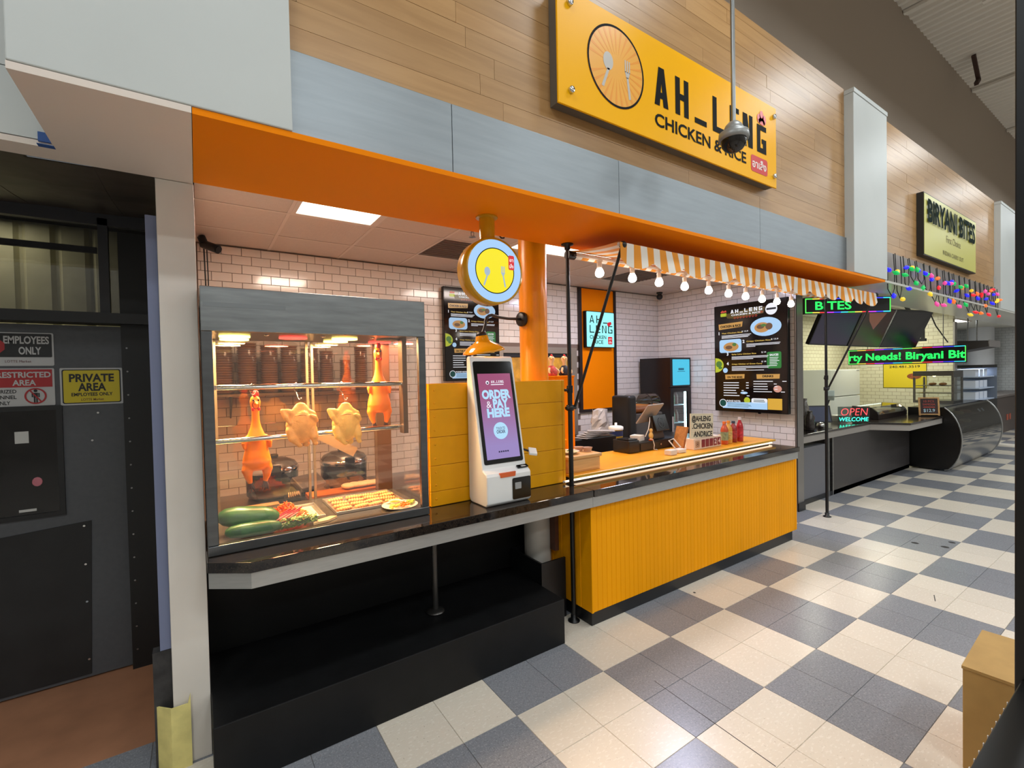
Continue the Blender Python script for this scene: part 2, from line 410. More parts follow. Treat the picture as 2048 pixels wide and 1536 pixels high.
TB2 = MB().box((2.95, .016, 2.652), (7.80, .034, 2.995)).build('trim_2', dark_edge, kind=STR)
grey_band = M('grey_band', (148, 138, 132), .4, metal=.3)
for a, b in ((2.95, 4.6), (4.6, 6.2), (6.2, 7.8)):
    MB().box((a + .001, .004, 2.648), (b - .001, .0155, 2.992)).build('band_panel', grey_band, TB2, bevel=.002)
MB().box((-3.555, -.06, 2.652), (-2.812, .45, 4.42)).build('trim_3', white_lam, kind=STR, bevel=.004)
for k, (a, b) in enumerate(((2.122, 2.948), (7.802, 8.9))):
    o = MB().box((a, -.06, 2.652), (b, .45, 4.36)).build('trim_%d' % (4 + k), white_lam, kind=STR, bevel=.004)
    MB().box((a - .004, -.066, 4.36), (b + .004, .45, 4.40)).build('cap', white_lam, o)
MB().box((8.91, .0, 2.652), (22, .45, 4.42)).build('wall_front_far', M('far_fascia', (176, 160, 140), .6), kind=STR)
# soffits
MB().box((-3.12, -.055, 2.628), (2.90, .6, 2.65)).build('ceiling_soffit', orange_paint, kind=STR)
MB().box((-3.555, -.058, 2.628), (-3.122, .62, 2.65)).box((-7, .5, 2.628), (-3.555, .62, 2.65)).build('ceiling_soffit_white', soffit_white, kind=STR)
MB().box((2.902, -.055, 2.628), (22, .6, 2.65)).build('ceiling_soffit_next', M('white_soffit_gloss', (214, 212, 204), .25), kind=STR)
# white boarded wall left of the block, with its board seams
WLF = MB().box((-7, .512, 2.652), (-3.557, .6, 4.42)).build('wall_left_upper', M('seam', (150, 150, 146), .7), kind=STR)
for r, z in enumerate((2.652, 2.90, 3.15, 3.40, 3.65, 3.90, 4.15)):
    x = -7
    for x1 in ((-6.2, -5.0, -3.9, -3.557) if r % 2 else (-5.6, -4.4, -3.557)):
        MB().box((x + .002, .5, z + .002), (x1 - .002, .512, z + .246)).build('board', white_lam, WLF); x = x1
MB().box((-3.60, .492, 2.645), (-3.553, .5005, 2.68)).box((-3.60, .47, 2.6265), (-3.553, .5, 2.628)).build('painters_tape', M('blue_tape', (44, 84, 150), .6),
    label='small strip of blue painter\'s tape on the corner of the white boarding', cat='tape')
# hall wall and roof deck
MB().box((-7, .45, 4.42), (24, .6, 6.72)).build('wall_back_hall', taupe, kind=STR)
MB().box((-7, .60, 4.30), (24, .75, 4.42)).build('wall_back_ledge', taupe, kind=STR)
pts = []; x = -7
while x < 24:
    pts += [(x, 6.70), (x + .05, 6.70), (x + .075, 6.74), (x + .125, 6.74)]; x += .15
n = len(pts); vs = [(a, .46, b) for a, b in pts] + [(a, -9, b) for a, b in pts]
MB().add(vs, [(i, i + 1, i + 1 + n, i + n) for i in range(n - 1)]).build('ceiling', deck, kind=STR)
for k, x in enumerate((5.2, 8.6, 11.2, 14)):
    j = thing('roof_joist', 'thin painted steel roof joist under the corrugated deck, %s along the aisle' % ('first', 'second', 'third', 'last')[k], 'joist', (x, -4.3, 6.4), 'roof joists')
    MB().box((x - .03, -9, 6.645), (x + .03, .44, 6.69)).build('top_chord', deck, j)
    MB().box((x - .03, -9, 6.28), (x + .03, -.35, 6.32)).build('bottom_chord', deck, j)
    mb = MB(); y = -8.9; s = 0
    while y < -.5: mb.bar((x, y, 6.30 if s else 6.66), (x, y + .4, 6.66 if s else 6.30), .02, .02); y += .4; s ^= 1
    mb.build('web', deck, j)
j = thing('roof_hanger', 'dark rusty hanger bracket under the roof deck near the wall', 'bracket', (7.3, .2, 6.3))
MB().bar((7.25, .15, 6.66), (7.55, .15, 6.36), .05, .05).bar((7.55, .15, 6.38), (7.40, .15, 6.26), .05, .05).build('angle_iron', M('rust', (62, 40, 30), .8), j)
MB().box((-7, -9.2, 0), (24, -9, 6.72)).build('wall_opposite', M('far_wall', (176, 172, 166), .8), kind=STR)
MB().box((-7.2, -9, 0), (-7, 3.2, 6.72)).build('wall_side', M('far_wall', (176, 172, 166), .8), kind=STR)
MB().box((24, -9, 0), (24.2, 3.2, 6.72)).build('wall_end', M('far_wall', (176, 172, 166), .8), kind=STR)
for (x, y) in HALL_LAMPS:
    hb = thing('high_bay_lamp', 'white high bay lamp hanging over the aisle, row %s from the fascia, %s along' % (('first', 'second', 'third')[int(-y / 3)], 'first second third fourth fifth sixth seventh'.split()[int((x + 7) / 3.45)]), 'lamp', (x, y, 5.4), 'high bay lamps')
    MB().box((x - .6, y - .24, 5.40), (x + .6, y + .24, 5.48)).build('housing', M('white_enamel', (220, 220, 220), .4), hb, bevel=.01)
    MB().cyl((x, y, 5.48), (x, y, 6.70), .008, n=6).build('hanger_rod', steel, hb)

# ================================================================ stall shell
YB, XR, ZC = 2.86, 2.88, 2.92
WB = MB().box((-3.26, YB + .006, 0), (3.05, YB + .12, ZC)).build('wall_back', grout, kind=STR)
WR = MB().box((XR + .006, .82, 0), (3.03, YB, ZC)).build('wall_right', grout, kind=STR)
def sub_tile(nx, ny, rot):
    a, b, c, d = .0755, .0382, .0016, .007
    vs = [(-a, 0, -b), (a, 0, -b), (a, 0, b), (-a, 0, b)] + [(i * (a - c), -d, j * (b - c)) for i, j in ((-1, -1), (1, -1), (1, 1), (-1, 1))]
    if rot: vs = [(y, -x, z) for x, y, z in vs]
    return meshof(MB().add(vs, [(4, 5, 6, 7), (0, 1, 5, 4), (1, 2, 6, 5), (2, 3, 7, 6), (3, 0, 4, 7)]), 'subway_tile', tile_white), vs
def tile_wall(par, name, rot, a0, a1, z0, z1, fixed, skip, cap=300):
    me, vs = sub_tile(0, 0, rot); c = []; cuts = []; r = 0; z = z1 - .041
    while z > z0:
        a = a0 + .077 * (r % 2) - .056
        while a < a1 + .08:
            lo = max(a - .0755, a0 + .001); hi = min(a + .0755, a1 - .001); q = (lo + hi) / 2
            if hi - lo > .012 and not skip(q, z):
                p = V((fixed, q, z)) if rot else V((q, fixed, z))
                if hi - lo < .150: cuts.append((p, (hi - lo) / .151))
                else: c.append(((p - CP).length if frame_px(p) else 99, p))
            a += .154
        z -= .0792; r += 1
    c.sort(key=lambda t: t[0]); mb = MB(); F5 = [(4, 5, 6, 7), (0, 1, 5, 4), (1, 2, 6, 5), (2, 3, 7, 6), (3, 0, 4, 7)]
    for k, (d, p) in enumerate(c):
        if k < cap and d < 90: inst('subway_tile', me, par, p)
        else: mb.add([V(v) + p for v in vs], F5)
    for p, k in cuts: mb.add([V((v[0], v[1] * k, v[2]) if rot else (v[0] * k, v[1], v[2])) + p for v in vs], F5)
    if mb.v: mb.build('subway_tile_field', tile_white, par, kind='stuff')
hatch = lambda x, z: -.2 < x < 1.18 and z < 2.10
tile_wall(WB, 'b', 0, -3.10, XR, .05, ZC, YB + .006, lambda x, z: hatch(x, z) or (1.24 < x < 1.86 and 1.25 < z))
tile_wall(WR, 'r', 1, .842, YB - .001, .05, ZC, XR + .006, lambda y, z: False)
MB().box((XR - .004, .815, 0), (3.034, .8195, 2.628)).box((XR - .004, .815, 0), (XR + .003, .84, 2.628)).build('end_cap', M('end_cap_steel', (150, 146, 142), .35, metal=.7), WR)
MB().box((XR - .01, .80, 0), (3.04, .814, .10)).build('baseboard_right', black, kind=STR)
# suspended ceiling, one board each
CE = MB().box((-3.12, .6, ZC + .012), (XR + .15, YB + .1, ZC + .06)).build('ceiling_stall', M('void', (60, 55, 50), .9), kind=STR)
acou = M('ceiling_board', (206, 192, 182), .75, bump=(120, .15), noise=(40, .03))
tbar = M('tee_bar', (214, 200, 190), .45)
ys = (.60, 1.10, 1.715, 2.33, 2.86); xs = (-3.12, -1.945, -.725, .495, 1.715, XR)
for yi in range(4):
    for xi in range(5):
        x0, x1, y0, y1 = xs[xi], xs[xi + 1], ys[yi], ys[yi + 1]
        if yi == 1 and xi == 0: x1 = -2.555
        if yi == 1 and xi == 2: continue
        if yi == 1 and xi == 3: x1 = 1.105
        cuts = [(x0, x1)]
        if (yi, xi) == (2, 1): cuts = [(-1.335, x1)]; cuts = [(x0, -1.335)]
        if (yi, xi) == (2, 3): cuts = [(x0, 1.105)]
        for a, b in cuts: MB().box((a + .008, y0 + .008, ZC - .002), (b - .008, y1 - .008, ZC + .010)).build('ceiling_board', acou, CE)
mb = MB()
for x in xs[1:-1] + (-2.555, -1.335, 1.105): mb.box((x - .0115, .6, ZC - .006), (x + .0115, YB, ZC - .0025))
for y in ys[1:-1]: mb.box((-3.12, y - .0115, ZC - .0065), (XR, y + .0115, ZC - .003))
mb.build('tee_grid', tbar, CE)
MB().box((-3.12, YB - .022, ZC - .012), (XR, YB - .001, ZC - .007)).build('wall_angle', M('angle_dk', (96, 84, 76), .6), CE)
troffer_on = emis('troffer_diffuser', (255, 244, 226), 3.2)
for x0, x1, lab in ((-2.555, -1.945, 'square lit ceiling light panel above the display case'), (-.725, .495, 'long lit ceiling light panel behind the yellow column'), (1.105, 1.715, 'square cool lit ceiling panel above the right end of the shelf')):  # the third panel is an unseen addition housing the cool lamp
    t = thing('ceiling_light', lab, 'ceiling light', ((x0 + x1) / 2, 1.405, ZC - .01), 'ceiling light panels')
    MB().box((x0 + .04, 1.14, ZC - .004), (x1 - .04, 1.675, ZC + .004)).build('diffuser', troffer_on, t)
    mb = MB()
    for a, b in (((x0 + .012, 1.112), (x1 - .012, 1.14)), ((x0 + .012, 1.675), (x1 - .012, 1.703)), ((x0 + .012, 1.14), (x0 + .04, 1.675)), ((x1 - .04, 1.14), (x1 - .012, 1.675))):
        mb.box((*a, ZC - .008), (*b, ZC + .006))
    mb.build('frame', tbar, t)
for x0, lab in ((-1.335, 'dark perforated ceiling vent behind the round hanging sign'), (1.105, 'grey louvred ceiling vent above the bulb string')):
    t = thing('ceiling_vent', lab, 'vent', (x0 + .305, 2.02, ZC - .01), 'ceiling vents')
    MB().box((x0 + .02, 1.735, ZC - .001), (x0 + .59, 2.31, ZC + .006)).build('back_plate', M('vent_dark', (96, 82, 74), .7), t)
    for k in range(9): MB().box((x0 + .03, 1.76 + k * .06, ZC - .012), (x0 + .58, 1.768 + k * .06, ZC)).build('slat', M('vent_slat', (120, 106, 98), .6), t)

# ================================================================ left pillar, recess and door
MB().box((-3.26, .62, 0), (-3.12, 2.86, 2.627)).box((-3.26, .63, 2.627), (-3.122, 2.86, 2.96)).build('wall_left', M('pillar_paint', (224, 216, 206), .5, noise=(3, .05)), kind=STR, bevel=.003)
MB().box((-3.302, .655, .53), (-3.262, .70, 2.47)).build('trim_6', M('blue_grey_board', (118, 126, 156), .5), kind=STR)
MB().box((-3.33, .655, 0), (-3.262, .71, .528)).build('trim_7', M('dark_base', (54, 52, 52), .7, noise=(20, .4)), kind=STR)
g = MB()
prof = [(-3.325, .668), (-3.266, .606), (-3.196, .606), (-3.196, .6), (-3.2685, .6), (-3.33, .664)]
g.extr([(a, b, 0) for a, b in prof], (0, 0, .285))
g.extr([(-3.206, .6, .285), (-3.196, .6, .285), (-3.196, .6, .33)], (0, .006, 0))
g.extr([(-3.33, .664, .285), (-3.322, .656, .285), (-3.33, .664, .325)], (.004, .004, 0))
g.build('corner_guard', M('pale_yellow_paint', (228, 214, 136), .55, noise=(14, .12)), label='chipped pale yellow metal corner guard at the foot of the pillar', cat='corner guard')
doorm = M('dark_grey_door', (80, 82, 86), .55, noise=(40, .06))
MB().box((-5.6, 1.705, .012), (-3.502, 1.75, 2.07)).build('door_1', doorm, kind=STR)
DR = bpy.data.objects['door_1']
blk = M('door_black', (20, 20, 22), .45)
fr = MB()
for a, b in (((-4.6, .985), (-3.775, 1.01)), ((-4.6, 1.588), (-3.775, 1.612)), ((-3.80, 1.01), (-3.775, 1.588))): fr.box((a[0], 1.692, a[1]), (b[0], 1.7045, b[1]))
fr.build('window_frame', blk, DR)
MB().box((-4.6, 1.7, 1.01), (-3.80, 1.704, 1.588)).build('window_pane', M('dark_window', (26, 24, 24), .12, noise=(12, .5)), DR)
MB().box((-3.97, 1.6985, 1.41), (-3.915, 1.6998, 1.475)).build('paper_note', M('paper', (196, 196, 192), .7), DR)
MB().box((-3.965, 1.6985, 1.028), (-3.895, 1.6998, 1.042)).build('window_label', M('paper', (196, 196, 192), .7), DR)
MB().ball((-3.888, 1.699, 1.19), (.022, .001, .026), 12, 6).build('pink_sticker', M('pink', (196, 116, 128), .6), DR)
MB().extr([(-4.6, 1.6995, .03), (-3.692, 1.6995, .03), (-3.668, 1.6995, .93), (-4.6, 1.6995, .86)], (0, .005, 0)).build('kick_plate', M('rubber_kick', (30, 30, 31), .6, noise=(6, .3)), DR)
for x, z in ((-3.70, .905), (-3.70, .68), (-3.70, .46), (-3.70, .12), (-3.65, 1.40), (-3.62, 1.56)):
    MB().cyl((x, 1.699, z), (x, 1.694, z), .006, n=8).build('screw', chrome, DR)
MB().box((-3.50, 1.66, 0), (-3.31, 1.78, 2.628)).build('trim_8', M('black_jamb', (18, 18, 19), .5), kind=STR)
for k in range(14): MB().cyl((-3.475, 1.659, .12 + k * .14), (-3.475, 1.655, .12 + k * .14), .005, n=6).build('rivet', steel, bpy.data.objects['trim_8'])
MB().box((-5.6, 1.60, 2.08), (-3.31, 1.76, 2.14)).build('trim_9', black, kind=STR)
TR = MB().box((-5.6, 1.70, 2.141), (-3.36, 1.706, 2.70)).build('window_1', glass('smoky_pane', (.62, .62, .64), .10), kind=STR)
tfm = M('transom_frame', (50, 50, 54), .45)
for x0, x1 in ((-3.59, -3.545), (-3.36, -3.31), (-4.55, -4.50)): MB().box((x0, 1.67, 2.141), (x1, 1.72, 2.70)).build('mullion', tfm, TR)
MB().box((-5.6, 1.67, 2.66), (-3.31, 1.72, 2.74)).build('head_rail', tfm, TR)
MB().box((-5.6, 1.71, 2.50), (-3.6, 1.73, 2.535)).build('mid_rail', tfm, TR)
cor = thing('corrugated_sheet', 'beige ribbed sheeting seen through the pane above the door', 'sheeting', (-4.4, 2.2, 2.0))
beige = M('beige_rib', (196, 190, 150), .6, noise=(6, .12))
for k in range(14):
    x = -5.5 + k * .165
    MB().extr([(x, 2.2, 2.0), (x + .02, 2.17, 2.0), (x + .13, 2.17, 2.0), (x + .15, 2.2, 2.0)], (0, 0, .75)).build('rib', beige, cor)
MB().box((-5.6, 2.20, 2.0), (-3.2, 2.21, 2.76)).build('backing', beige, cor)
area('recess_light', (-4.35, 1.95, 2.74), .7, .1, 5, (1, .95, .75))
fs_ = thing('vinyl_canopy', 'dark vinyl strips stretched under the recess ceiling above the door', 'canopy', (-4.5, 1.15, 2.6))
vin = M('dark_vinyl', (70, 60, 52), .35, noise=(5, .35), bump=(4, .6))
for k in range(8):
    x1 = -3.262 - k * .20; vs = []; N = 6
    for i in range(N + 1):
        t = i / N; y = .622 + t * 1.04; z = 2.626 - .02 * sin(PI * t) - (.006 if k % 2 else 0) + .1 * t
        vs += [(x1 - .205, y, z), (x1, y, z + .004), (x1, y, z + .007), (x1 - .205, y, z + .003)]
    fs = []
    for i in range(N):
        a = 4 * i; b = a + 4
        for q in range(4): fs.append((a + q, a + (q + 1) % 4, b + (q + 1) % 4, b + q))
    MB().add(vs, fs).build('vinyl_strip', vin, fs_)
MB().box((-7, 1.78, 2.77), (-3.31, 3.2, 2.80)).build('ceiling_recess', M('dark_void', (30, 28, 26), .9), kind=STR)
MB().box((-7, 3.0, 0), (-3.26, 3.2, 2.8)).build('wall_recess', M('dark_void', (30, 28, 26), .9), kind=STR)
# door signs
def door_sign(name, label, x0, x1, z0, z1): return thing(name, label, 'sign', ((x0 + x1) / 2, 1.7, z0)), Pan((x0, 1.7035, z1), (1, 0, 0), (0, 0, 1), x1 - x0, z1 - z0)
sw = M('sign_white', (190, 190, 190), .45); sbk = M('sign_black', (22, 22, 24), .45); sred = M('sign_red', (170, 34, 38), .45); sye = M('sign_yellow', (206, 186, 30), .45)
t, P = door_sign('employees_only_sign', 'white sign with black field reading EMPLOYEES ONLY at the door\'s top left', -4.10, -3.80, 1.838, 2.022)
b = MB(); P.rect(b, 0, 0, 1, 1, 0, .002, .008); b.build('plate', sw, t)
b = MB(); P.rect(b, .02, .03, .975, .74, .003, .0006, .006); b.build('black_field', sbk, t)
b = MB(); P.text(b, 'EMPLOYEES', .64, .33, .21, .60, off=.03, d=.0045); P.text(b, 'ONLY', .68, .65, .21, .30, off=.03, d=.0045); b.build('lettering', sw, t)
b = MB(); P.poly(b, [(.215 + .15 * cos(a), .42 + .245 * sin(a)) for a in [PI / 8 + i * PI / 4 for i in range(8)]], .004, .0006); b.build('stop_octagon', sred, t)
b = MB(); P.text(b, 'STOP', .20, .47, .12, .17, off=.02, d=.006); b.build('lettering', sw, t)
b = MB(); P.text(b, 'LOTTE Market', .52, .90, .07, .34, d=.003); b.build('lettering', M('sign_maroon', (96, 30, 34), .5), t)
t, P = door_sign('restricted_area_sign', 'white sign with red band reading RESTRICTED AREA above the door window', -4.16, -3.802, 1.615, 1.824)
b = MB(); P.rect(b, 0, 0, 1, 1, 0, .002, .006); b.build('plate', sw, t)
b = MB(); P.rect(b, .02, .03, .975, .50, .003, .0006); b.build('red_band', sred, t)
b = MB(); P.text(b, 'RESTRICTED', .66, .24, .14, .60, off=.03, d=.0045); P.text(b, 'AREA', .66, .45, .14, .26, off=.03, d=.0045); b.build('lettering', sw, t)
b = MB(); P.text(b, 'AUTHORIZED', .57, .65, .09, .40, 'r', off=.02, d=.003); P.text(b, 'PERSONNEL', .57, .80, .09, .38, 'r', off=.02, d=.003); P.text(b, 'ONLY', .50, .95, .09, .16, 'r', off=.02, d=.003)
P.ell(b, .78, .60, .022, d=.003); P.rect(b, .755, .655, .805, .78, .003); P.rect(b, .758, .78, .776, .92, .003); P.rect(b, .784, .78, .802, .92, .003); P.rect(b, .735, .66, .75, .77, .003); P.rect(b, .81, .66, .825, .77, .003); b.build('lettering', sbk, t)
b = MB(); P.ring(b, .78, .74, .125, .022, .005); P.poly(b, [(.705, .585), (.72, .565), (.855, .895), (.84, .915)], .0048, .0004); b.build('prohibition_ring', sred, t)
t, P = door_sign('private_area_sign', 'yellow sign with black border reading PRIVATE AREA on the grey door', -3.78, -3.504, 1.61, 1.824)
b = MB(); P.rect(b, 0, 0, 1, 1, 0, .002, .006); b.build('plate', sw, t)
b = MB(); P.rect(b, .03, .04, .97, .96, .003, .0005, .01); b.build('border', sbk, t)
b = MB(); P.rect(b, .05, .065, .95, .935, .0036, .0005, .008); b.build('yellow_field', sye, t)
b = MB(); P.text(b, 'PRIVATE', .5, .37, .20, .72, off=.035, d=.0048); P.text(b, 'AREA', .5, .62, .20, .45, off=.035, d=.0048); P.text(b, 'EMPLOYEES ONLY', .5, .76, .085, .66, off=.03, d=.0048); b.build('lettering', sbk, t)
b = MB(); P.text(b, 'LOTTE Market', .5, .89, .06, .36, off=.01, d=.0048); b.build('lettering', M('sign_maroon', (96, 30, 34), .5), t)
# ================================================================ counter run
granite = speck('black_granite', (38, 32, 28), [((78, 66, 54), 140, .62), ((20, 18, 17), 60, .55)], rough=.07, spec=.7, var=0)
ct = thing('granite_worktop', 'long polished dark granite worktop along the stall front', 'worktop', (-.6, .6, .91))
outl = [(-2.965, .322), (-.9645, .322), (-.9645, .498), (-1.012, .498), (-1.012, .542), (-.9645, .542), (-.9645, 1.18), (-3.118, 1.18), (-3.118, .435)]
MB().extr([(x, y, .908) for x, y in outl], (0, 0, .047)).build('slab', granite, ct, bevel=.003)
MB().box((-.9625, .318, .908), (1.845, 1.0, .955)).build('slab', granite, ct, bevel=.003)
trim = thing('counter_trim', 'brushed steel strip under the granite worktop edge', 'trim strip', (-.6, .34, .84))
sp = M('satin_strip', (178, 178, 176), .38, metal=.6, noise=(9, .06), stretch=(1, 1, 10))
o2 = [(-2.962, .332), (-.9645, .332), (-.9645, .35), (-2.955, .35), (-3.114, .465), (-3.114, .443)]
MB().extr([(x, y, .838) for x, y in o2], (0, 0, .069)).build('strip', sp, trim)
MB().box((-.9625, .332, .838), (1.835, .35, .907)).build('strip', sp, trim)

yc = thing('beadboard_counter', 'yellow beadboard counter base with black kick plate', 'counter', (.45, .7, 0))
ymb = M('yellow_slat', (248, 164, 0), .5, var=.03, spec=.12)
MB().box((-.94, .382, .10), (1.85, .98, .905)).build('carcass', M('yellow_slat', (248, 164, 0), .5, var=.03, spec=.12), yc)
sl = meshof(MB().extr([(-.0224, .008, 0), (-.0224, 0, 0), (-.0195, -.0028, 0), (.0195, -.0028, 0), (.0224, 0, 0), (.0224, .008, 0)], (0, 0, .732)), 'slat', ymb)
nsl = 62; w = 2.79 / nsl
for k in range(nsl): inst('slat', sl, yc, (-.94 + (k + .5) * w, .3735, .104), (w / .045, 1, 1))
ssl = meshof(MB().extr([(.006, -.05, 0), (0, -.05, 0), (-.006, -.046, 0), (-.006, .046, 0), (0, .05, 0), (.006, .05, 0)], (0, 0, .732)), 'slat', ymb)
for k in range(6): inst('slat', ssl, yc, (-.9475, .425 + k * .1005, .104))
MB().box((-.956, .363, .104), (-.938, .377, .837)).build('corner_bead', ymb, yc, bevel=.002)
MB().box((1.852, .368, .104), (1.884, .98, .837)).build('end_panel', ymb, yc, bevel=.003)
MB().box((-.935, .392, 0), (1.84, .96, .102)).build('kick_plate', black, yc, bevel=.004)

MB().box((-3.118, .345, 0), (-1.215, .985, .288)).build('black_platform', M('platform_black', (17, 17, 18), .5, noise=(9, .25), bump=(40, .05), spec=.3),
    label='long black plywood platform step on the floor below the display case', cat='platform', bevel=.004)
MB().box((-3.118, .99, 0), (-1.0, 1.01, .906)).build('black_back_panel', M('panel_black', (14, 14, 14), .5, noise=(5, .2), spec=.25),
    label='black panel closing the space under the granite worktop', cat='panel')
lg = ct
MB().cyl((-1.955, .69, .293), (-1.955, .69, .906), .019, n=18).build('leg', M('dark_steel_tube', (84, 82, 80), .3, metal=.8), lg)
MB().lathe([(0, .289), (.056, .289), (.056, .295), (.03, .303), (.019, .31), (0, .31)], (-1.955, .69, 0), n=24).build('foot', M('dark_steel_tube', (84, 82, 80), .3, metal=.8), lg)
bx = thing('column_base_box', 'black open box around the foot of the round column', 'box', (-1.07, .75, 0))
mb = MB()
for a, b in (((-1.20, .60), (-.985, .615)), ((-1.20, .965), (-.96, .98)), ((-1.20, .6155), (-1.185, .9645))): mb.box((*a, 0), (*b, .425))
mb.each('side_board', black, bx)
MB().box((-1.184, .6155, .09), (-.985, .9645, .10)).build('bottom_board', black, bx)
col = thing('round_column', 'round column painted yellow above the counter and white below', 'column', (-1.043, .85, 0), kind=None)
MB().lathe([(.10, .101), (.10, .906)], (-1.043, .85, 0), n=36).build('lower_shaft', M('column_white', (206, 200, 190), .5, noise=(6, .08)), col)
MB().lathe([(.104, .957), (.104, 2.915)], (-1.043, .85, 0), n=40).build('upper_shaft', M('column_yellow', (246, 150, 2), .28), col)
MB().box((-.995, .70, .44), (-.962, .76, .905)).build('brown_post', M('brown_board', (98, 62, 46), .6), label='narrow brown board beside the white column under the worktop', cat='board')

# yellow riveted backsplash
bs = thing('yellow_backsplash', 'tall yellow panel of riveted boards behind the order kiosk', 'panel', (-1.48, .63, .955))
zz = [.957, 1.045, 1.20, 1.37, 1.535, 1.69]
for i in range(5):
    MB().box((-2.0, .614, zz[i] + .001), (-.98, .632, zz[i + 1] - .001)).build('board', yellow_paint, bs, bevel=.002)
    MB().box((-.9785, .614, zz[i] + .001), (-.955, .735, zz[i + 1] - .001)).build('return_board', yellow_paint, bs, bevel=.002)
    for q in range(2 if i else 1):
        z = zz[i] + (zz[i + 1] - zz[i]) * (q + .5) / (2 if i else 1)
        MB().ball((-1.965, .613, z), (.007, .004, .007), 10, 6).build('rivet', yellow_paint, bs)
MB().box((-2.003, .634, .957), (-.981, .646, 1.69)).build('backer', yellow_paint, bs)
yb = thing('yellow_box_stand', 'orange yellow box shelf behind the backsplash holding two toy chickens', 'stand', (-.53, 1.24, 0))
MB().box((-.70, 1.18, 0), (-.36, 1.30, 1.70)).build('body', orange_paint, yb, bevel=.003)
MB().box((-.705, 1.175, 1.70), (-.355, 1.305, 1.716)).build('top', orange_paint, yb, bevel=.003)

# raised yellow shelf with neon edge
sh = thing('yellow_serving_shelf', 'raised yellow laminate shelf along the back of the granite worktop', 'shelf', (.45, .85, .955))
wl = wood('yellow_laminate', (240, 164, 40), dark=.9, var=0, stretch=(2, 12, 12), rough=.3)
MB().box((-.925, .572, .984), (1.86, 1.16, 1.002)).build('top', wl, sh, bevel=.003)
MB().box((-.925, .60, .957), (1.80, 1.14, .983)).build('plinth', M('dark_plinth', (36, 30, 26), .5), sh)
MB().box((-.953, .558, .985), (1.86, .5715, 1.004)).build('nosing', M('brass_nosing', (214, 158, 40), .3), sh, bevel=.004)
nn = thing('neon_edge_strip', 'glowing warm neon tube along the front edge of the yellow shelf', 'neon strip', (.38, .58, .96))
pts = [(-1.0, .575, .972), (1.80, .575, .972)] + [(1.80 + .02 * sin(a), .575 + .02 - .02 * cos(a), .972) for a in (.5, 1.0, 1.57)] + [(1.82, .70, .972)]
MB().tube(pts, .0075, 8).build('tube', emis('neon_warm', (255, 226, 188), 2.4), nn)
MB().cyl((-1.012, .575, .972), (-1.0, .575, .972), .0085, n=10).build('end_cap', M('cap_white', (220, 214, 200), .4), nn)

# ================================================================ display case
cs = thing('display_case', 'stainless steel heated display case and glass full of hanging chickens', 'display case', (-2.585, .82, .955))
X0, X1, Y0, Y1, ZB, ZT = -3.112, -2.062, .50, 1.16, .957, 2.152
hd = MB().box((X0, Y0, 1.955), (X1, Y0 + .025, ZT)).build('header', M('brushed_header', (150, 154, 156), .3, metal=.9, noise=(4, .18), stretch=(1.2, 6, 9)), cs, bevel=.003)
hb_ = M('tape_patch', (136, 140, 142), .4, metal=.8)
MB().box((X0 + .01, Y0 - .0012, 2.062), (X0 + .34, Y0, 2.082)).build('tape_mark', hb_, hd)
MB().box((X0, Y0 + .0255, 1.962), (X1, Y1, 1.985)).build('lamp_soffit', M('soffit_steel', (86, 78, 70), .3, metal=.8), cs)
MB().box((X0, Y0 + .0255, 2.14), (X1, Y1, ZT)).build('roof', steel_dk, cs)
MB().box((X0, Y1 - .012, 1.986), (X1, Y1, 2.139)).build('rear_header', steel_dk, cs)
fm = M('case_frame', (112, 114, 116), .32, metal=.95, noise=(6, .12), stretch=(1, 1, 6))
for a, b in ((X0, X0 + .042), (X1 - .042, X1)):
    MB().box((a, Y0, 1.001), (b, Y0 + .03, 1.954)).build('front_post', fm, cs, bevel=.003)
MB().box((X0, Y0 - .004, ZB), (X1, Y0 + .03, 1.0)).build('sill', fm, cs, bevel=.003)
MB().box((X0, Y0 + .031, ZB), (X1, Y1, .985)).build('floor_pan', M('case_floor', (126, 118, 110), .25, metal=.8, noise=(5, .1)), cs)
brn = M('bronze_post', (150, 132, 112), .3, metal=.7)
MB().box((X0, Y1 - .05, .986), (X0 + .07, Y1, 1.961)).build('rear_post', brn, cs)
MB().box((X1 - .095, Y1 - .06, .986), (X1, Y1, 1.961)).build('rear_post', M('bronze_dark', (104, 78, 58), .35, metal=.6), cs)
for x in (-2.575, -2.545): MB().box((x, Y1 - .02, .986), (x + .014, Y1, 1.961)).build('rear_rail', brn, cs)
MB().box((X0, Y0 + .0305, .986), (X0 + .005, Y1 - .0505, 1.961)).build('side_panel', steel_dk, cs)
MB().box((X1 - .006, Y0 + .0305, .986), (X1, Y1 - .0605, 1.961)).build('side_glass', glass('case_glass', (1, .99, .97), .10), cs)
MB().box((X0 + .0425, Y0 + .012, 1.001), (X1 - .0425, Y0 + .018, 1.954)).build('front_glass', glass('case_glass', (1, .99, .97), .10), cs)
MB().box((X0 + .071, Y1 - .012, .986), (-2.576, Y1 - .007, 1.961)).build('rear_glass', glass('rear_glass', (.86, .76, .66), .10), cs)
MB().box((-2.530, Y1 - .012, .986), (X1 - .096, Y1 - .007, 1.961)).build('rear_glass', glass('rear_glass', (.86, .76, .66), .10), cs)
hy = emis('heat_lamp_yellow', (255, 232, 110), 7); hr = emis('heat_lamp_red', (255, 60, 50), 4)
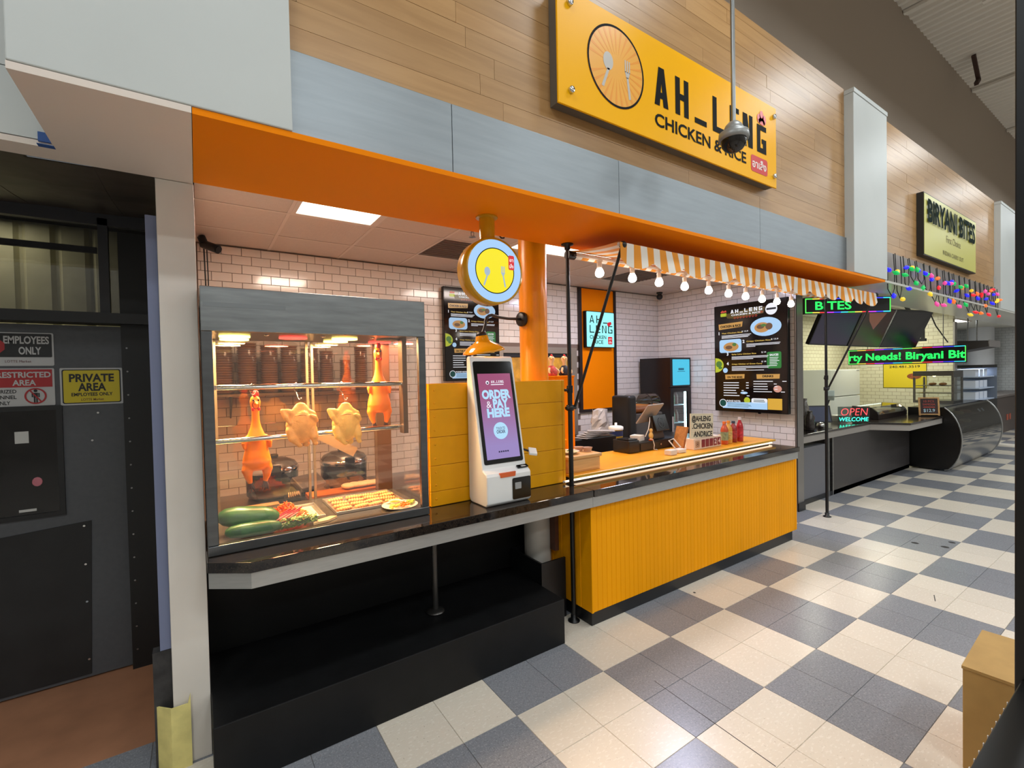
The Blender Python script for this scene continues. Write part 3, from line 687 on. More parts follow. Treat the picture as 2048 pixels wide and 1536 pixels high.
for x, y, c in ((-2.965, .83, 0), (-2.955, 1.03, 0), (-2.69, .83, 1), (-2.42, .82, 0), (-2.42, 1.03, 0), (-2.17, .80, 2), (-2.15, 1.02, 1)):
    r = MB().lathe([(.0, 1.9535), (.07, 1.9535), (.07, 1.9615), (0, 1.9615)], (x, y, 0), n=26)
    r.build('heat_lamp', (hy, hr, M('lamp_off', (110, 92, 80), .4))[c], cs, label='round red heat lamp' if c == 1 else 'round yellow heat lamp' if c == 0 else None)
for x in (-2.83, -2.56, -2.29): MB().ball((x, .72, 1.96), (.012, .012, .005), 10, 6).build('ceiling_screw', chrome, cs)
for x, y in ((-2.965, .83), (-2.955, 1.03), (-2.42, .82), (-2.42, 1.03)):
    disk('heat_lamp_glow', (x, y, 1.952), .138, 15, (1, .70, .32))
for x, y in ((-2.69, .83), (-2.15, 1.02)):
    disk('heat_lamp_glow', (x, y, 1.952), .138, 8, (1, .30, .14))
rail = thing('hanging_rail', 'two level polished steel hanging rail inside the display case', 'rail', (-2.58, .72, 1.3))
MB().cyl((X0 + .045, .72, 1.699), (-2.125, .72, 1.694), .0135, n=14).build('upper_bar', chrome, rail)
MB().cyl((X0 + .045, .745, 1.434), (-2.125, .745, 1.438), .0135, n=14).build('lower_bar', chrome, rail)
MB().box((-2.124, .70, 1.40), (-2.096, .765, 1.9615)).build('bracket', M('bracket_warm', (120, 100, 84), .35, metal=.7), rail)
MB().cyl((X0 + .043, .72, 1.69), (X0 + .043, .72, 1.71), .02, n=12).build('socket', chrome, rail)

# --- hooks
def hook(x, y, z0, z1, label, yb):
    pts = [(x + .012, y, z1 - .012), (x + .014, y, z1 + .004), (x, y, z1 + .016), (x - .013, y, z1 + .006), (x - .012, y, z1 - .02)]
    zm = (z0 + z1) / 2
    pts += [(x - .002, (y + yb) / 2, zm), (x - .004, yb, z0 + .016), (x + .002, yb - .004, z0 + .003), (x + .012, yb - .004, z0 + .004), (x + .016, yb - .002, z0 + .014)]
    MB().tube([(p[0], p[1], p[2]) for p in pts], .0026, 6).build('meat_hook', chrome, label=label, cat='hook', group='meat hooks on the rail')
hook(-2.903, .72, 1.655, 1.699, 'steel hook through the head of the low rubber chicken', .775)
hook(-2.70, .72, 1.625, 1.699, 'steel hook holding the pinkish raw chicken', .665)
hook(-2.47, .72, 1.612, 1.697, 'steel hook holding the pale yellow raw chicken', .665)

# --- rubber chickens: overlapping forms fused into one skin
rub = M('orange_rubber', (250, 126, 20), .42, noise=(8, .05)); redr = M('red_rubber', (214, 26, 30), .4); blkr = M('brown_rubber', (70, 34, 18), .5)
def fused(mb, name, mat, parent, vox=.004, it=6):
    o = mb.build(name, mat, parent)
    m = o.modifiers.new('r', 'REMESH'); m.mode = 'VOXEL'; m.voxel_size = vox; m.use_smooth_shade = True
    m = o.modifiers.new('m', 'SMOOTH'); m.factor = .5; m.iterations = it
    return o
def chain(mb, pts, rs, sq=1):
    """rounded limb through pts"""
    mb.tube(pts, rs, 10)
    for p, r in zip(pts, rs): mb.ball(p, (r, r, r), 12, 8)
def rubber_chicken(x, y, zt, label, ang):
    t = thing('rubber_chicken', label, 'toy chicken', (x, y, zt - .51), 'rubber chickens in the case')
    def Q(a, b, c): return (x + a * cos(ang) - b * sin(ang), y + a * sin(ang) + b * cos(ang), zt - c)
    T = Matrix.Translation((x, y, zt)) @ Matrix.Rotation(ang, 4, 'Z') @ Matrix.Diagonal((1, .68, 1, 1))
    mb = MB(T); pr = [(0, -.018), (.012, -.020), (.021, -.030), (.026, -.050), (.024, -.070), (.0195, -.088), (.019, -.12), (.0205, -.155), (.027, -.185), (.039, -.215), (.048, -.24), (.052, -.27), (.055, -.30), (.064, -.335), (.069, -.362), (.063, -.388), (.046, -.402), (.02, -.408), (0, -.409)]
    mb.lathe(pr[::-1], (0, 0, 0), n=26)
    mb.T = None
    for s in (-1, 1):
        chain(mb, [Q(s * .036, 0, .365), Q(s * .047, -.004, .40), Q(s * .043, -.006, .435), Q(s * .034, -.006, .472)], [.030, .027, .019, .010])
        chain(mb, [Q(s * .044, -.004, .235), Q(s * .060, -.014, .262), Q(s * .060, -.022, .288)], [.013, .013, .007])
    fused(mb, 'body', rub, t)
    for s in (-1, 1):
        f = MB()
        for k in (-1, 0, 1): f.tube([Q(s * .034, -.006, .464), Q(s * .034 + k * .010, -.014, .490), Q(s * .032 + k * .015, -.02, .512)], [.009, .007, .003], 6)
        f.build('foot', blkr, t)
    c = MB(); c.ball(Q(-.003, -.004, .012), (.009, .011, .020)); c.ball(Q(.008, .002, .010), (.011, .010, .018)); c.build('comb', redr, t)
    MB().cyl(Q(0, -.012, .055), Q(0, -.040, .064), .013, .004, n=10).build('beak', M('beak_orange', (240, 120, 20), .4), t)
    MB().tube([Q(-.002 + .015 * cos(a), -.0175 - .003 * abs(sin(a)), .066 + .020 * sin(a)) for a in [i * PI / 8 for i in range(16)]], .002, 5, closed=True).build('mouth_line', M('mouth_red', (120, 14, 14), .5), t)
    for s in (-1, 1):
        MB().ball(Q(s * .012, -.0155, .042), (.005, .004, .006), 10, 6).build('eye', M('eye_dark', (30, 20, 14), .3), t)
        MB().ball(Q(s * .014, -.013, .088), (.007, .005, .010), 10, 6).build('wattle', redr, t)
rubber_chicken(-2.885, .80, 1.672, 'orange rubber chicken hanging low at the left of the case', .15)
rubber_chicken(-2.235, .80, 1.932, 'orange rubber chicken hanging high at the right of the case', -.1)

# --- raw chickens: one continuous plucked body with folded wings and tucked legs
def raw_chicken(x, y, zt, label, mat):
    t = thing('raw_chicken', label, 'chicken', (x, y, zt - .235), 'raw chickens hanging in the case')
    def Q(a, b, c): return (x + a, y + b, zt - c)
    mb = MB()
    T = Matrix.Translation((x, y, zt)) @ Matrix.Diagonal((1, .62, 1, 1)); mb.T = T
    mb.lathe([(0, -.215), (.03, -.208), (.055, -.185), (.071, -.15), (.074, -.115), (.066, -.085), (.052, -.058), (.038, -.03), (.022, -.008), (0, 0)], (0, 0, 0), n=24)
    mb.T = None
    mb.ball(Q(.004, -.022, .115), (.044, .030, .075), 16, 10)
    chain(mb, [Q(-.03, 0, .060), Q(-.062, -.006, .048), Q(-.088, -.008, .040)], [.020, .017, .011]); chain(mb, [Q(-.088, -.008, .042), Q(-.072, -.02, .075), Q(-.056, -.03, .105)], [.012, .016, .009])
    chain(mb, [Q(.028, 0, .050), Q(.056, -.006, .066), Q(.070, -.012, .098)], [.020, .018, .013]); chain(mb, [Q(.070, -.012, .098), Q(.060, -.03, .080), Q(.044, -.036, .070)], [.013, .012, .008])
    chain(mb, [Q(-.052, -.012, .145), Q(-.046, -.026, .182), Q(-.018, -.030, .218)], [.026, .022, .011]); chain(mb, [Q(.050, -.012, .145), Q(.056, -.026, .180), Q(.058, -.026, .214)], [.026, .021, .011])
    mb.ball(Q(-.014, -.030, .222), (.014, .012, .010), 10, 7); mb.ball(Q(.062, -.026, .218), (.014, .012, .010), 10, 7); mb.ball(Q(.022, .004, .218), (.018, .014, .016), 10, 7)
    fused(mb, 'body', mat, t, .0035, 4)
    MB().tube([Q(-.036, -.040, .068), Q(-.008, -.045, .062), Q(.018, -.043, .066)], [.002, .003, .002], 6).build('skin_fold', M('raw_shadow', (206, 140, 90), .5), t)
rawm = M('raw_skin', (232, 186, 104), .42, noise=(26, .12), bump=(160, .25))
rawm2 = M('raw_skin_pink', (232, 168, 100), .42, noise=(16, .2), bump=(160, .25))
raw_chicken(-2.69, .665, 1.615, 'pinkish raw plucked chicken hanging left of the case centre', rawm2)
raw_chicken(-2.465, .665, 1.605, 'pale yellow raw plucked chicken hanging right of the case centre', rawm)

# --- trays and food on the case floor
def tray(name, x0, y0, x1, y1, z, mat, label, rim=.016):
    t = thing(name, label, 'tray', ((x0 + x1) / 2, (y0 + y1) / 2, z))
    MB().box((x0 + .006, y0 + .006, z), (x1 - .006, y1 - .006, z + .003)).build('base', mat, t)
    mb = MB()
    for a, b in (((x0, y0), (x1, y0 + .006)), ((x0, y1 - .006), (x1, y1)), ((x0, y0 + .006), (x0 + .006, y1 - .006)), ((x1 - .006, y0 + .006), (x1, y1 - .006))): mb.box((*a, z), (*b, z + rim))
    mb.build('rim', mat, t, bevel=.002)
    return t
alu = M('aluminium_tray', (196, 192, 184), .3, metal=.9)
zf = .986
tray('chicken_tray', -2.52, .70, -2.12, 1.05, zf, alu, 'aluminium tray of sliced cooked chicken in the display case')
tray('ticket_tray', -2.86, .70, -2.575, 1.0, zf, alu, 'shallow aluminium tray with a paper sheet behind the green melons')
MB().box((-2.74, .72, zf + .0035), (-2.60, .97, zf + .0045)).build('paper_sheet', M('menu_paper', (196, 188, 146), .7), label='printed paper sheet lying in the shallow tray', cat='paper')
pm = MB()
for k in range(7): pm.box((-2.725, .74 + k * .032, zf + .0046), (-2.615, .746 + k * .032, zf + .0050))
pm.build('printing', M('ink_green', (96, 110, 70), .7), bpy.data.objects['paper_sheet'])
chs = M('cooked_chicken', (206, 142, 88), .5, noise=(40, .14)); chd = M('cooked_chicken_edge', (180, 118, 72), .5)
rr = random.Random(5); k = 0
for iy in range(4):
    for ix in range(4):
        x = -2.465 + ix * .093 + rr.uniform(-.008, .008) + iy * .004; y = .755 + iy * .076 + rr.uniform(-.006, .006)
        a = rr.uniform(-.3, .3); R3 = Matrix.Translation((x, y, zf + .004)) @ Matrix.Rotation(a, 4, 'Z')
        c = thing('chicken_piece', 'sliced cooked chicken in the tray, %s row from the glass, %s from the left' % (('front', 'second', 'third', 'rear')[iy], ('first', 'second', 'third', 'last')[ix]), 'chicken', (x, y, zf + .004), 'chicken pieces in the tray')
        mb = MB(R3)
        for q in range(6):
            w_ = .026 * (1 - .5 * abs(q - 2.5) / 3.5)
            mb.ball((-.036 + q * .0145, 0, .010), (.0095, w_, .0125 - .001 * abs(q - 2.5)), 10, 6)
        mb.build('slices', chs, c); k += 1
pl = thing('sauce_plate', 'white plate with a sauce bowl and sliced vegetables in the case corner', 'plate', (-2.185, .625, zf))
MB().lathe([(0, zf + .002), (.06, zf + .002), (.098, zf + .016), (.102, zf + .018), (.096, zf + .014), (.06, zf), (0, zf)], (-2.185, .632, 0), n=32).build('dish', M('white_china', (228, 220, 206), .25), pl)
sb = thing('sauce_bowl', 'small bowl of yellow sauce on the white plate', 'bowl', (-2.20, .665, zf + .006))
MB().lathe([(0, .004), (.02, .004), (.034, .028), (.036, .03), (.032, .027), (.018, .007)], (-2.20, .668, zf + .004), n=24).build('cup', M('white_china', (228, 220, 206), .25), sb)
MB().lathe([(0, .024), (.03, .024)], (-2.20, .668, zf + .004), n=20).build('sauce', M('curry_sauce', (226, 142, 20), .2), sb)
for lab, nme, xs_, ys_, cc in (('little heap of yellow pineapple chunks on the white plate', 'pineapple_heap', -2.225, .60, (236, 200, 90)), ('little heap of shredded carrot on the white plate', 'carrot_heap', -2.165, .605, (232, 118, 34)), ('little heap of cucumber slices on the white plate', 'cucumber_heap', -2.12, .635, (170, 186, 80))):
    mb = MB()
    for q in range(14): mb.ball((xs_ + rr.uniform(-.022, .022), ys_ + rr.uniform(-.016, .016), zf + .014 + rr.uniform(0, .016)), (.011, .008, .006), 7, 5)
    mb.build(nme, M(nme + '_m', cc, .4), label=lab, cat='garnish')
gm = M('melon_green', (58, 104, 62), .3, noise=(22, .28)); 
for (x, y, z, a, l, r, lab) in ((-2.935, .68, zf + .074, -.25, .135, .052, 'large green winter melon lying on top in the case corner'), (-2.925, .590, zf + .036, -.05, .12, .034, 'smaller green winter melon lying under the large one by the glass')):
    m = thing('winter_melon', lab, 'melon', (x, y, zf), 'green melons in the case')
    d = V((cos(a), sin(a) * .6, -.12 if r > .04 else -.015)).normalized(); pr = [(0, -l), (.45 * r, -l * .97), (.78 * r, -l * .8), (.97 * r, -l * .45), (r, 0), (.96 * r, l * .45), (.78 * r, l * .75), (.4 * r, l * .95), (.12 * r, l)]
    MB().lathe(pr, (x, y, z), d, n=24).build('fruit', gm, m)
    e = V((x, y, z)) + d * l; MB().tube([e, e + d * .012, e + d * .022 + V((0, 0, .008))], [.005, .004, .003], 6).build('stem', M('stem_pale', (200, 196, 150), .6), m)
mb = MB()
for q in range(210):
    a = rr.uniform(0, 2 * PI); r_ = rr.uniform(0, 1) ** .6 * .092; x = -2.765 + r_ * cos(a) * 1.15; y = .735 + r_ * sin(a) * .85; z = zf + .012 + .10 * max(0, 1 - r_ / .095) ** .7 * rr.uniform(.55, 1)
    d = V((rr.uniform(-1, 1), rr.uniform(-1, 1), rr.uniform(-.6, .8))).normalized() * .016; mb.tube([V((x, y, z)) - d, V((x, y, z + .003)), V((x, y, z)) + d], .0032, 4)
mb.build('shredded_carrot', M('carrot_shreds', (246, 116, 26), .5), label='heap of orange shredded carrot behind the melons', cat='carrot', kind='stuff')
for q in range(9):
    a = -.55 + rr.uniform(-.08, .08); x = -2.765 + (q - 4) * .009; y = .645 + (q % 3) * .008; z = zf + .052 + (q % 3) * .010
    d = V((cos(a) * .4 + .35, sin(a) * .3 + .35, -.0)) * .085
    MB().tube([V((x, y, z)) - d * .5 - V((0, 0, .012)), V((x, y, z)), V((x, y, z)) + d * .5 + V((0, 0, .012))], [.0035, .005, .004], 7).build('rhubarb_stalk', M('rhubarb_red' if q % 3 else 'rhubarb_pink', (196, 40, 52) if q % 3 else (226, 130, 120), .4),
        label='thin red stalk in the bundle lying on the shredded carrot', cat='stalk', group='red stalks on the carrot heap')
mb = MB(); 
for q in range(260):
    u = rr.uniform(0, 1); x = -2.80 + u * .16 + rr.uniform(-.02, .02); y = .592 + u * .045 + rr.uniform(-.03, .03); z = zf + .012 + rr.uniform(0, .045) * (1 - .3 * u)
    a = rr.uniform(0, 6.28); b_ = rr.uniform(-.5, .5); e1 = V((cos(a), sin(a), b_)) * .011; e2 = V((-sin(a), cos(a), rr.uniform(-.5, .5))) * .007; c = V((x, y, z))
    mb.add([c - e1, c + e2, c + e1 + V((0, 0, .002)), c - e2], [(0, 1, 2, 3)])
for q in range(30):
    x = -2.80 + rr.uniform(0, .1); y = .585 + rr.uniform(0, .04); mb.tube([(x - .03, y - .01, zf + .012), (x + .03, y + .012, zf + .03)], .0016, 4)
mb.build('leafy_herb_bunch', M('herb_green', (78, 112, 34), .5), label='bunch of leafy green herbs in front of the red stalks', cat='herbs', kind='stuff')
MB().extr([(-2.66, .585, zf + .001), (-2.585, .60, zf + .001), (-2.53, .645, zf + .001), (-2.56, .665, zf + .001), (-2.65, .63, zf + .001)], (0, 0, .012)).build('chopping_board', wood('pale_board', (226, 198, 152), var=0), label='end of a pale wooden board between the herbs and the trays', cat='board')
# ================================================================ main fascia sign
ysign = M('sign_yellow_acrylic', (255, 184, 0), .34, spec=.15); ink = M('sign_ink', (10, 10, 10), .6, spec=.1); sredp = M('sign_red_print', (214, 40, 40), .35); swp = M('sign_white_print', (240, 236, 230), .35)
sg = thing('shop_sign', 'big yellow acrylic sign reading AH_LENG CHICKEN & RICE on the wood fascia', 'sign', (-.36, -.04, 3.17))
SX0, SX1, SZ0, SZ1 = -1.535, .665, 3.145, 3.76
MB().box((SX0, -.066, SZ0), (SX1, -.054, SZ1)).build('board', ysign, sg, bevel=.002)
MB().box((SX0 + .012, -.0535, SZ0 + .012), (SX1 - .012, .016, SZ1 - .012)).build('backing_frame', M('sign_back', (96, 88, 78), .5), sg)
for x in (SX0 + .085, SX1 - .04):
    for z in (SZ0 + .085, SZ1 - .075): MB().lathe([(0, .018), (.015, .018), (.018, .014), (.018, 0)], (x, -.0662, z), (0, -1, 0), n=18).build('standoff_bolt', chrome, sg)
P = Pan((SX0, -.0665, SZ1), (1, 0, 0), (0, 0, 1), SX1 - SX0, SZ1 - SZ0)
u = lambda x: (x - SX0) / (SX1 - SX0)
uc = u(-1.10); vc = .47; ru = .228 / 2.2
b = MB(); P.ell(b, uc, vc, ru, d=.0003, t=.0005, n=48); b.build('emblem_disc', M('emblem_amber', (246, 176, 70), .3), sg)
b = MB(); rv = ru * P.W / P.H
for k in range(26):
    a0 = -PI * .95 + k * PI * 1.9 / 26
    P.poly(b, [(uc + .3 * ru * cos(a0), vc + .3 * rv * sin(a0)), (uc + .94 * ru * cos(a0 - .04), vc + .94 * rv * sin(a0 - .04)), (uc + .94 * ru * cos(a0 + .04), vc + .94 * rv * sin(a0 + .04))], .0009, .0003)
b.build('emblem_rays', M('emblem_orange', (243, 158, 56), .3), sg)
b = MB(); P.ring(b, uc, vc, ru, ru * .055, .0014, 60); b.build('emblem_ring', ink, sg)
sil = M('cutlery_print', (196, 190, 182), .35)
b = MB(); P.ell(b, uc - ru * .30, vc - .02, ru * .17, rv * .22, .0014, .0004); P.poly(b, [(uc - ru * .33, vc + rv * .12), (uc - ru * .25, vc + rv * .12), (uc - ru * .46, vc + rv * .62), (uc - ru * .54, vc + rv * .60)], .0014, .0004); b.build('emblem_spoon', sil, sg); b = MB()
for k in (-1, 0, 1): P.poly(b, [(uc + ru * (.36 + k * .075), vc - rv * .28), (uc + ru * (.40 + k * .075), vc - rv * .28), (uc + ru * (.40 + k * .075), vc + rv * .02), (uc + ru * (.36 + k * .075), vc + rv * .02)], .0014, .0004)
P.poly(b, [(uc + ru * .285, vc), (uc + ru * .475, vc), (uc + ru * .42, vc + rv * .16), (uc + ru * .34, vc + rv * .16)], .0014, .0004); P.poly(b, [(uc + ru * .345, vc + rv * .14), (uc + ru * .415, vc + rv * .14), (uc + ru * .50, vc + rv * .66), (uc + ru * .42, vc + rv * .68)], .0014, .0004)
b.build('emblem_fork', sil, sg)
for c, x0, x1, o_ in (('A', -.775, -.645, .03), ('H', -.575, -.44, .03), ('L', -.175, -.03, .03), ('E', .03, .145, .03), ('N', .195, .325, .03), ('G', .385, .515, .03)):
    b = MB(); block(b, c, (x0, -.0668, 3.365), (1, 0, 0), (0, 0, 1), x1 - x0, .235 if c != 'G' else .205, .047); b.build('letter', ink, sg)
MB().box((-.375, -.068, 3.365), (-.245, -.0668, 3.40)).build('letter', ink, sg)
b = MB(); b.text('CHICKEN & RICE', (-.775, -.0668, 3.238), (1, 0, 0), (0, 0, 1), .074, 1.01, 'l', .024, .0008); b.build('lettering', ink, sg)
b = MB()
for cx, cz, rx, rz in ((.415, .25 + 3.365, .026, .034), (.45, .275 + 3.365, .028, .040), (.488, .255 + 3.365, .026, .036), (.452, .235 + 3.365, .045, .026)): P.ell(b, u(cx), (SZ1 - cz) / P.H, rx / P.W, rz / P.H, .0014, .0005)
b.build('comb_mark', sredp, sg)
b = MB(); P.rect(b, u(.30), (SZ1 - 3.325) / P.H, u(.53), (SZ1 - 3.205) / P.H, .0006, .0006, .02); b.build('red_tag', sredp, sg)
b = MB(); P.text(b, 'อาเส็ง', u(.415), (SZ1 - 3.238) / P.H, .085, .088, off=.02, d=.0016); b.build('lettering', swp, sg)

# ================================================================ dome camera on its pipe
dc = thing('dome_camera', 'grey dome camera hanging on a steel pipe in front of the yellow sign', 'camera', (-.49, -.40, 3.0))
DZ = lambda p: [(r * .89, 3.005 + (z - 2.505) * .9) for r, z in p]
MB().cyl((-.49, -.40, 3.17), (-.49, -.40, 6.70), .0125, n=14).build('pipe', M('galvanised', (150, 152, 152), .35, metal=.9), dc)
MB().lathe(DZ([(.0, 2.70), (.03, 2.70), (.05, 2.68), (.062, 2.655), (.062, 2.64), (.09, 2.632), (.094, 2.60), (.09, 2.585), (0, 2.585)]), (-.49, -.40, 0), n=32).build('housing', M('cam_grey', (150, 150, 148), .4, metal=.3), dc)
MB().lathe(DZ([(.078, 2.5845), (.074, 2.55), (.055, 2.525), (.028, 2.51), (0, 2.505)]), (-.49, -.40, 0), n=28).build('smoked_dome', M('smoked_dome', (26, 20, 16), .08), dc)

# ================================================================ round light box sign
rs = thing('round_hanging_sign', 'round lit sign with yellow rim hanging from the orange soffit on a short post', 'sign', (-1.73, .32, 2.12))
rimm = M('rim_yellow', (206, 152, 24), .2, coat=.3)
cx, cz, rd = -1.728, 2.318, .186
MB().lathe([(rd - .012, -.002), (rd, 0), (rd, .10), (rd - .01, .104), (0, .104)], (cx, .28, cz), (0, 1, 0), n=56).build('rim', rimm, rs)
Pr = Pan((cx - rd, .2805, cz + rd), (1, 0, 0), (0, 0, 1), 2 * rd, 2 * rd)
b = MB(); Pr.ell(b, .5, .5, .468, n=56, d=0, t=.001); b.build('lit_face', emis('sign_lit_blue', (168, 208, 250), 1.0), rs)
b = MB(); Pr.ell(b, .5, .5, .335, n=48, d=.0012, t=.0006); b.build('lit_disc', emis('sign_lit_yellow', (250, 232, 30), 1.0), rs)
b = MB(); Pr.ring(b, .5, .5, .345, .014, .0022, 56); b.build('emblem_ring', ink, rs)
b = MB(); Pr.ell(b, .36, .52, .05, .066, .002, .0004); Pr.poly(b, [(.345, .58), (.372, .58), (.31, .74), (.285, .73)], .002, .0004); b.build('emblem_spoon', emis('sign_lit_grey', (176, 196, 214), .9), rs); b = MB()
for k in (-1, 0, 1): Pr.rect(b, .632 + k * .026, .42, .646 + k * .026, .52, .002, .0004)
Pr.poly(b, [(.60, .515), (.678, .515), (.655, .56), (.625, .56)], .002, .0004); Pr.poly(b, [(.628, .555), (.652, .555), (.69, .73), (.664, .735)], .002, .0004)
b.build('emblem_fork', emis('sign_lit_grey', (176, 196, 214), .9), rs)
b = MB(); Pr.rect(b, .74, .24, .845, .46, .003, .0006, .008); b.build('red_tag', emis('sign_lit_red', (226, 44, 52), .9), rs)
b = MB(); Pr.text(b, 'อา', .793, .335, .05, .07, d=.0042, off=.02); Pr.text(b, 'เส็ง', .793, .43, .05, .075, d=.0042, off=.02); b.build('lettering', emis('sign_lit_white', (255, 240, 240), 1.0), rs)
MB().cyl((-1.745, .33, 2.50), (-1.745, .33, 2.622), .044, n=24).build('post', rimm, rs)
MB().cyl((-1.745, .33, 2.621), (-1.745, .33, 2.6275), .062, n=24).build('flange', rimm, rs)

# ================================================================ gooseneck lamp
gl = thing('gooseneck_lamp', 'yellow enamel gooseneck wall lamp lit above the order kiosk', 'wall lamp', (-1.45, .72, 1.86))
lb = M('lamp_black', (28, 24, 24), .4)
MB().lathe([(0, 0), (.052, 0), (.052, .022), (.04, .03), (0, .03)], (-1.15, .835, 2.135), (-1, -.15, 0), n=24).build('wall_plate', lb, gl)
arc = [(-1.175, .83, 2.135), (-1.33, .765, 2.125), (-1.44, .72, 2.125)] + [(-1.49 - .07 * sin(a), .70 - .02 * a / 1.6, 2.07 + .062 * cos(a) - .0) for a in (0.1, .5, .9, 1.3, 1.6)] + [(-1.575, .668, 2.04), (-1.595, .665, 2.0)]
MB().tube(arc, .0105, 10).build('arm', lb, gl)
MB().lathe([(.0, 2.005), (.03, 2.0), (.036, 1.985), (.036, 1.975), (0, 1.975)], (-1.602, .662, .01), n=22).build('holder', lb, gl)
ax = V((-.17, -.05, 1)).normalized()
MB().lathe([(.034, .108), (.040, .10), (.044, .075), (.060, .062), (.10, .040), (.132, .012), (.138, 0), (.130, .004), (.098, .034), (.058, .055), (.036, .07), (.03, .1)], V((-1.585, .665, 1.885)), ax, n=40).build('shade', M('enamel_yellow', (238, 160, 20), .12, coat=.5), gl)
MB().ball((-1.592, .665, 1.925), (.028, .028, .03), 16, 10).build('bulb', emis('bulb_warm', (255, 226, 160), 40), gl)

# ================================================================ order kiosk
kw = M('kiosk_white', (226, 226, 224), .3); kb = M('kiosk_black', (12, 12, 13), .1)
ko = thing('order_kiosk', 'white self order kiosk with tall pink touch screen standing on the worktop', 'kiosk', (-1.585, .49, .956))
KX0, KX1 = -1.748, -1.432
prof = [(.585, .957), (.405, .957), (.385, .975), (.385, 1.135), (.395, 1.15), (.435, 1.168), (.565, 1.84), (.575, 1.852), (.595, 1.852), (.605, 1.84), (.605, 1.2), (.605, .98)]
MB().extr([(KX0, y, z) for y, z in prof], (KX1 - KX0, 0, 0)).build('body', kw, ko, bevel=.012, seg=3)
Uk = V((0, .13, .672)).normalized(); Hk = V((0, .13, .672)).length
Pk = Pan(V((KX0, .435, 1.168)) + Uk * Hk, (1, 0, 0), Uk, KX1 - KX0, Hk)
b = MB(); Pk.rect(b, .055, .03, .945, .955, -.001, .004, .012); b.build('bezel', kb, ko)
sc = MB()
# screen: two tone pink to lavender made of bands
scr = bpy.data.materials.new('kiosk_screen'); scr.use_nodes = True; MATS['kiosk_screen'] = scr
nt = scr.node_tree; bb = nt.nodes['Principled BSDF']; bb.inputs['Base Color'].default_value = (.01, .01, .01, 1); bb.inputs['Roughness'].default_value = .12; bb.inputs['Emission Strength'].default_value = .9
tc = nt.nodes.new('ShaderNodeTexCoord'); sx = nt.nodes.new('ShaderNodeSeparateXYZ'); rp = nt.nodes.new('ShaderNodeValToRGB')
nt.links.new(tc.outputs['Generated'], sx.inputs[0]); nt.links.new(sx.outputs['Z'], rp.inputs[0]); nt.links.new(rp.outputs[0], bb.inputs['Emission Color'])
rp.color_ramp.elements[0].color = lin((160, 140, 200)); rp.color_ramp.elements[0].position = .15; rp.color_ramp.elements[1].color = lin((166, 84, 124)); rp.color_ramp.elements[1].position = .8
Pk.rect(sc, .125, .145, .88, .915, .0035, .0008); sc.build('screen', scr, ko)
su = lambda a: .125 + a * .755; sv = lambda a: .145 + a * .77
kt = emis('kiosk_text', (178, 222, 250), 1.0); ktw = emis('kiosk_white_text', (240, 236, 246), 1.0); ktd = emis('kiosk_dark_text', (58, 50, 92), .7)
b = MB(); Pk.text(b, 'ORDER', su(.5), sv(.295), .072, .66, off=.055, d=.005); Pk.text(b, 'PAY', su(.60), sv(.405), .072, .36, off=.055, d=.005); Pk.text(b, 'HERE', su(.5), sv(.515), .072, .52, off=.055, d=.005)
Pk.ell(b, su(.5), sv(.68), .165, d=.0045, t=.0004); b.build('screen_lettering', kt, ko)
b = MB(); Pk.text(b, '&', su(.24), sv(.405), .06, d=.005); [block(b, c, Pk.p(su(.38 + k * .058), sv(.115), .004), Pk.R, Pk.U, .010, .0165, .003) for k, c in enumerate('AH_LENG')]; Pk.rect(b, su(.37), sv(.128), su(.76), sv(.138), .0045, .0003); Pk.ell(b, su(.27), sv(.108), .038, d=.0045, t=.0004); b.build('screen_lettering', ktw, ko)
b = MB(); Pk.text(b, 'TOUCH TO', su(.5), sv(.665), .022, .20, off=.01, d=.006); Pk.text(b, 'ORDER', su(.5), sv(.71), .028, .20, off=.02, d=.006); [Pk.rect(b, su(.36 + q * .065), sv(.912), su(.405 + q * .065), sv(.93), .0045, .0004) for q in range(5)]; Pk.ell(b, su(.27), sv(.112), .02, d=.0052, t=.0003); b.build('screen_lettering', ktd, ko)
Pf = Pan((KX0, .3845, 1.135), (1, 0, 0), (0, 0, 1), KX1 - KX0, .18)
b = MB(); Pf.rect(b, .56, .14, .985, .86, 0, .003, .01); b.build('scanner_window', kb, ko)
b = MB(); Pf.rect(b, .615, .30, .76, .52, .003, .001, .003); b.build('scanner_label', M('label_grey', (150, 150, 150), .4), ko)
MB().extr([(-1.66, .383, 1.150), (-1.545, .383, 1.150), (-1.55, .381, 1.123), (-1.655, .381, 1.123)], (0, .012, 0)).build('ticket_slot', M('slot_orange', (206, 92, 42), .4), ko)
MB().extr([(-1.512, .405, 1.160), (-1.436, .405, 1.160), (-1.436, .428, 1.168), (-1.512, .428, 1.168)], (0, -.002, .008)).build('printer_mouth', kb, ko)
MB().box((-1.49, .400, 1.168), (-1.458, .415, 1.172)).build('paper_slip', M('paper', (196, 196, 192), .7), ko)
cr = thing('card_reader', 'small white card reader on a black arm at the right of the kiosk', 'card reader', (-1.39, .47, 1.2))
MB().bar((-1.431, .50, 1.265), (-1.385, .46, 1.245), .03, .008).build('arm', black_p, cr)
MB(Matrix.Translation((-1.375, .44, 1.243)) @ Matrix.Rotation(.35, 4, 'X') @ Matrix.Rotation(-.5, 4, 'Z')).box((-.026, -.04, -.008), (.026, .04, .01)).build('reader', kw, cr, bevel=.004)

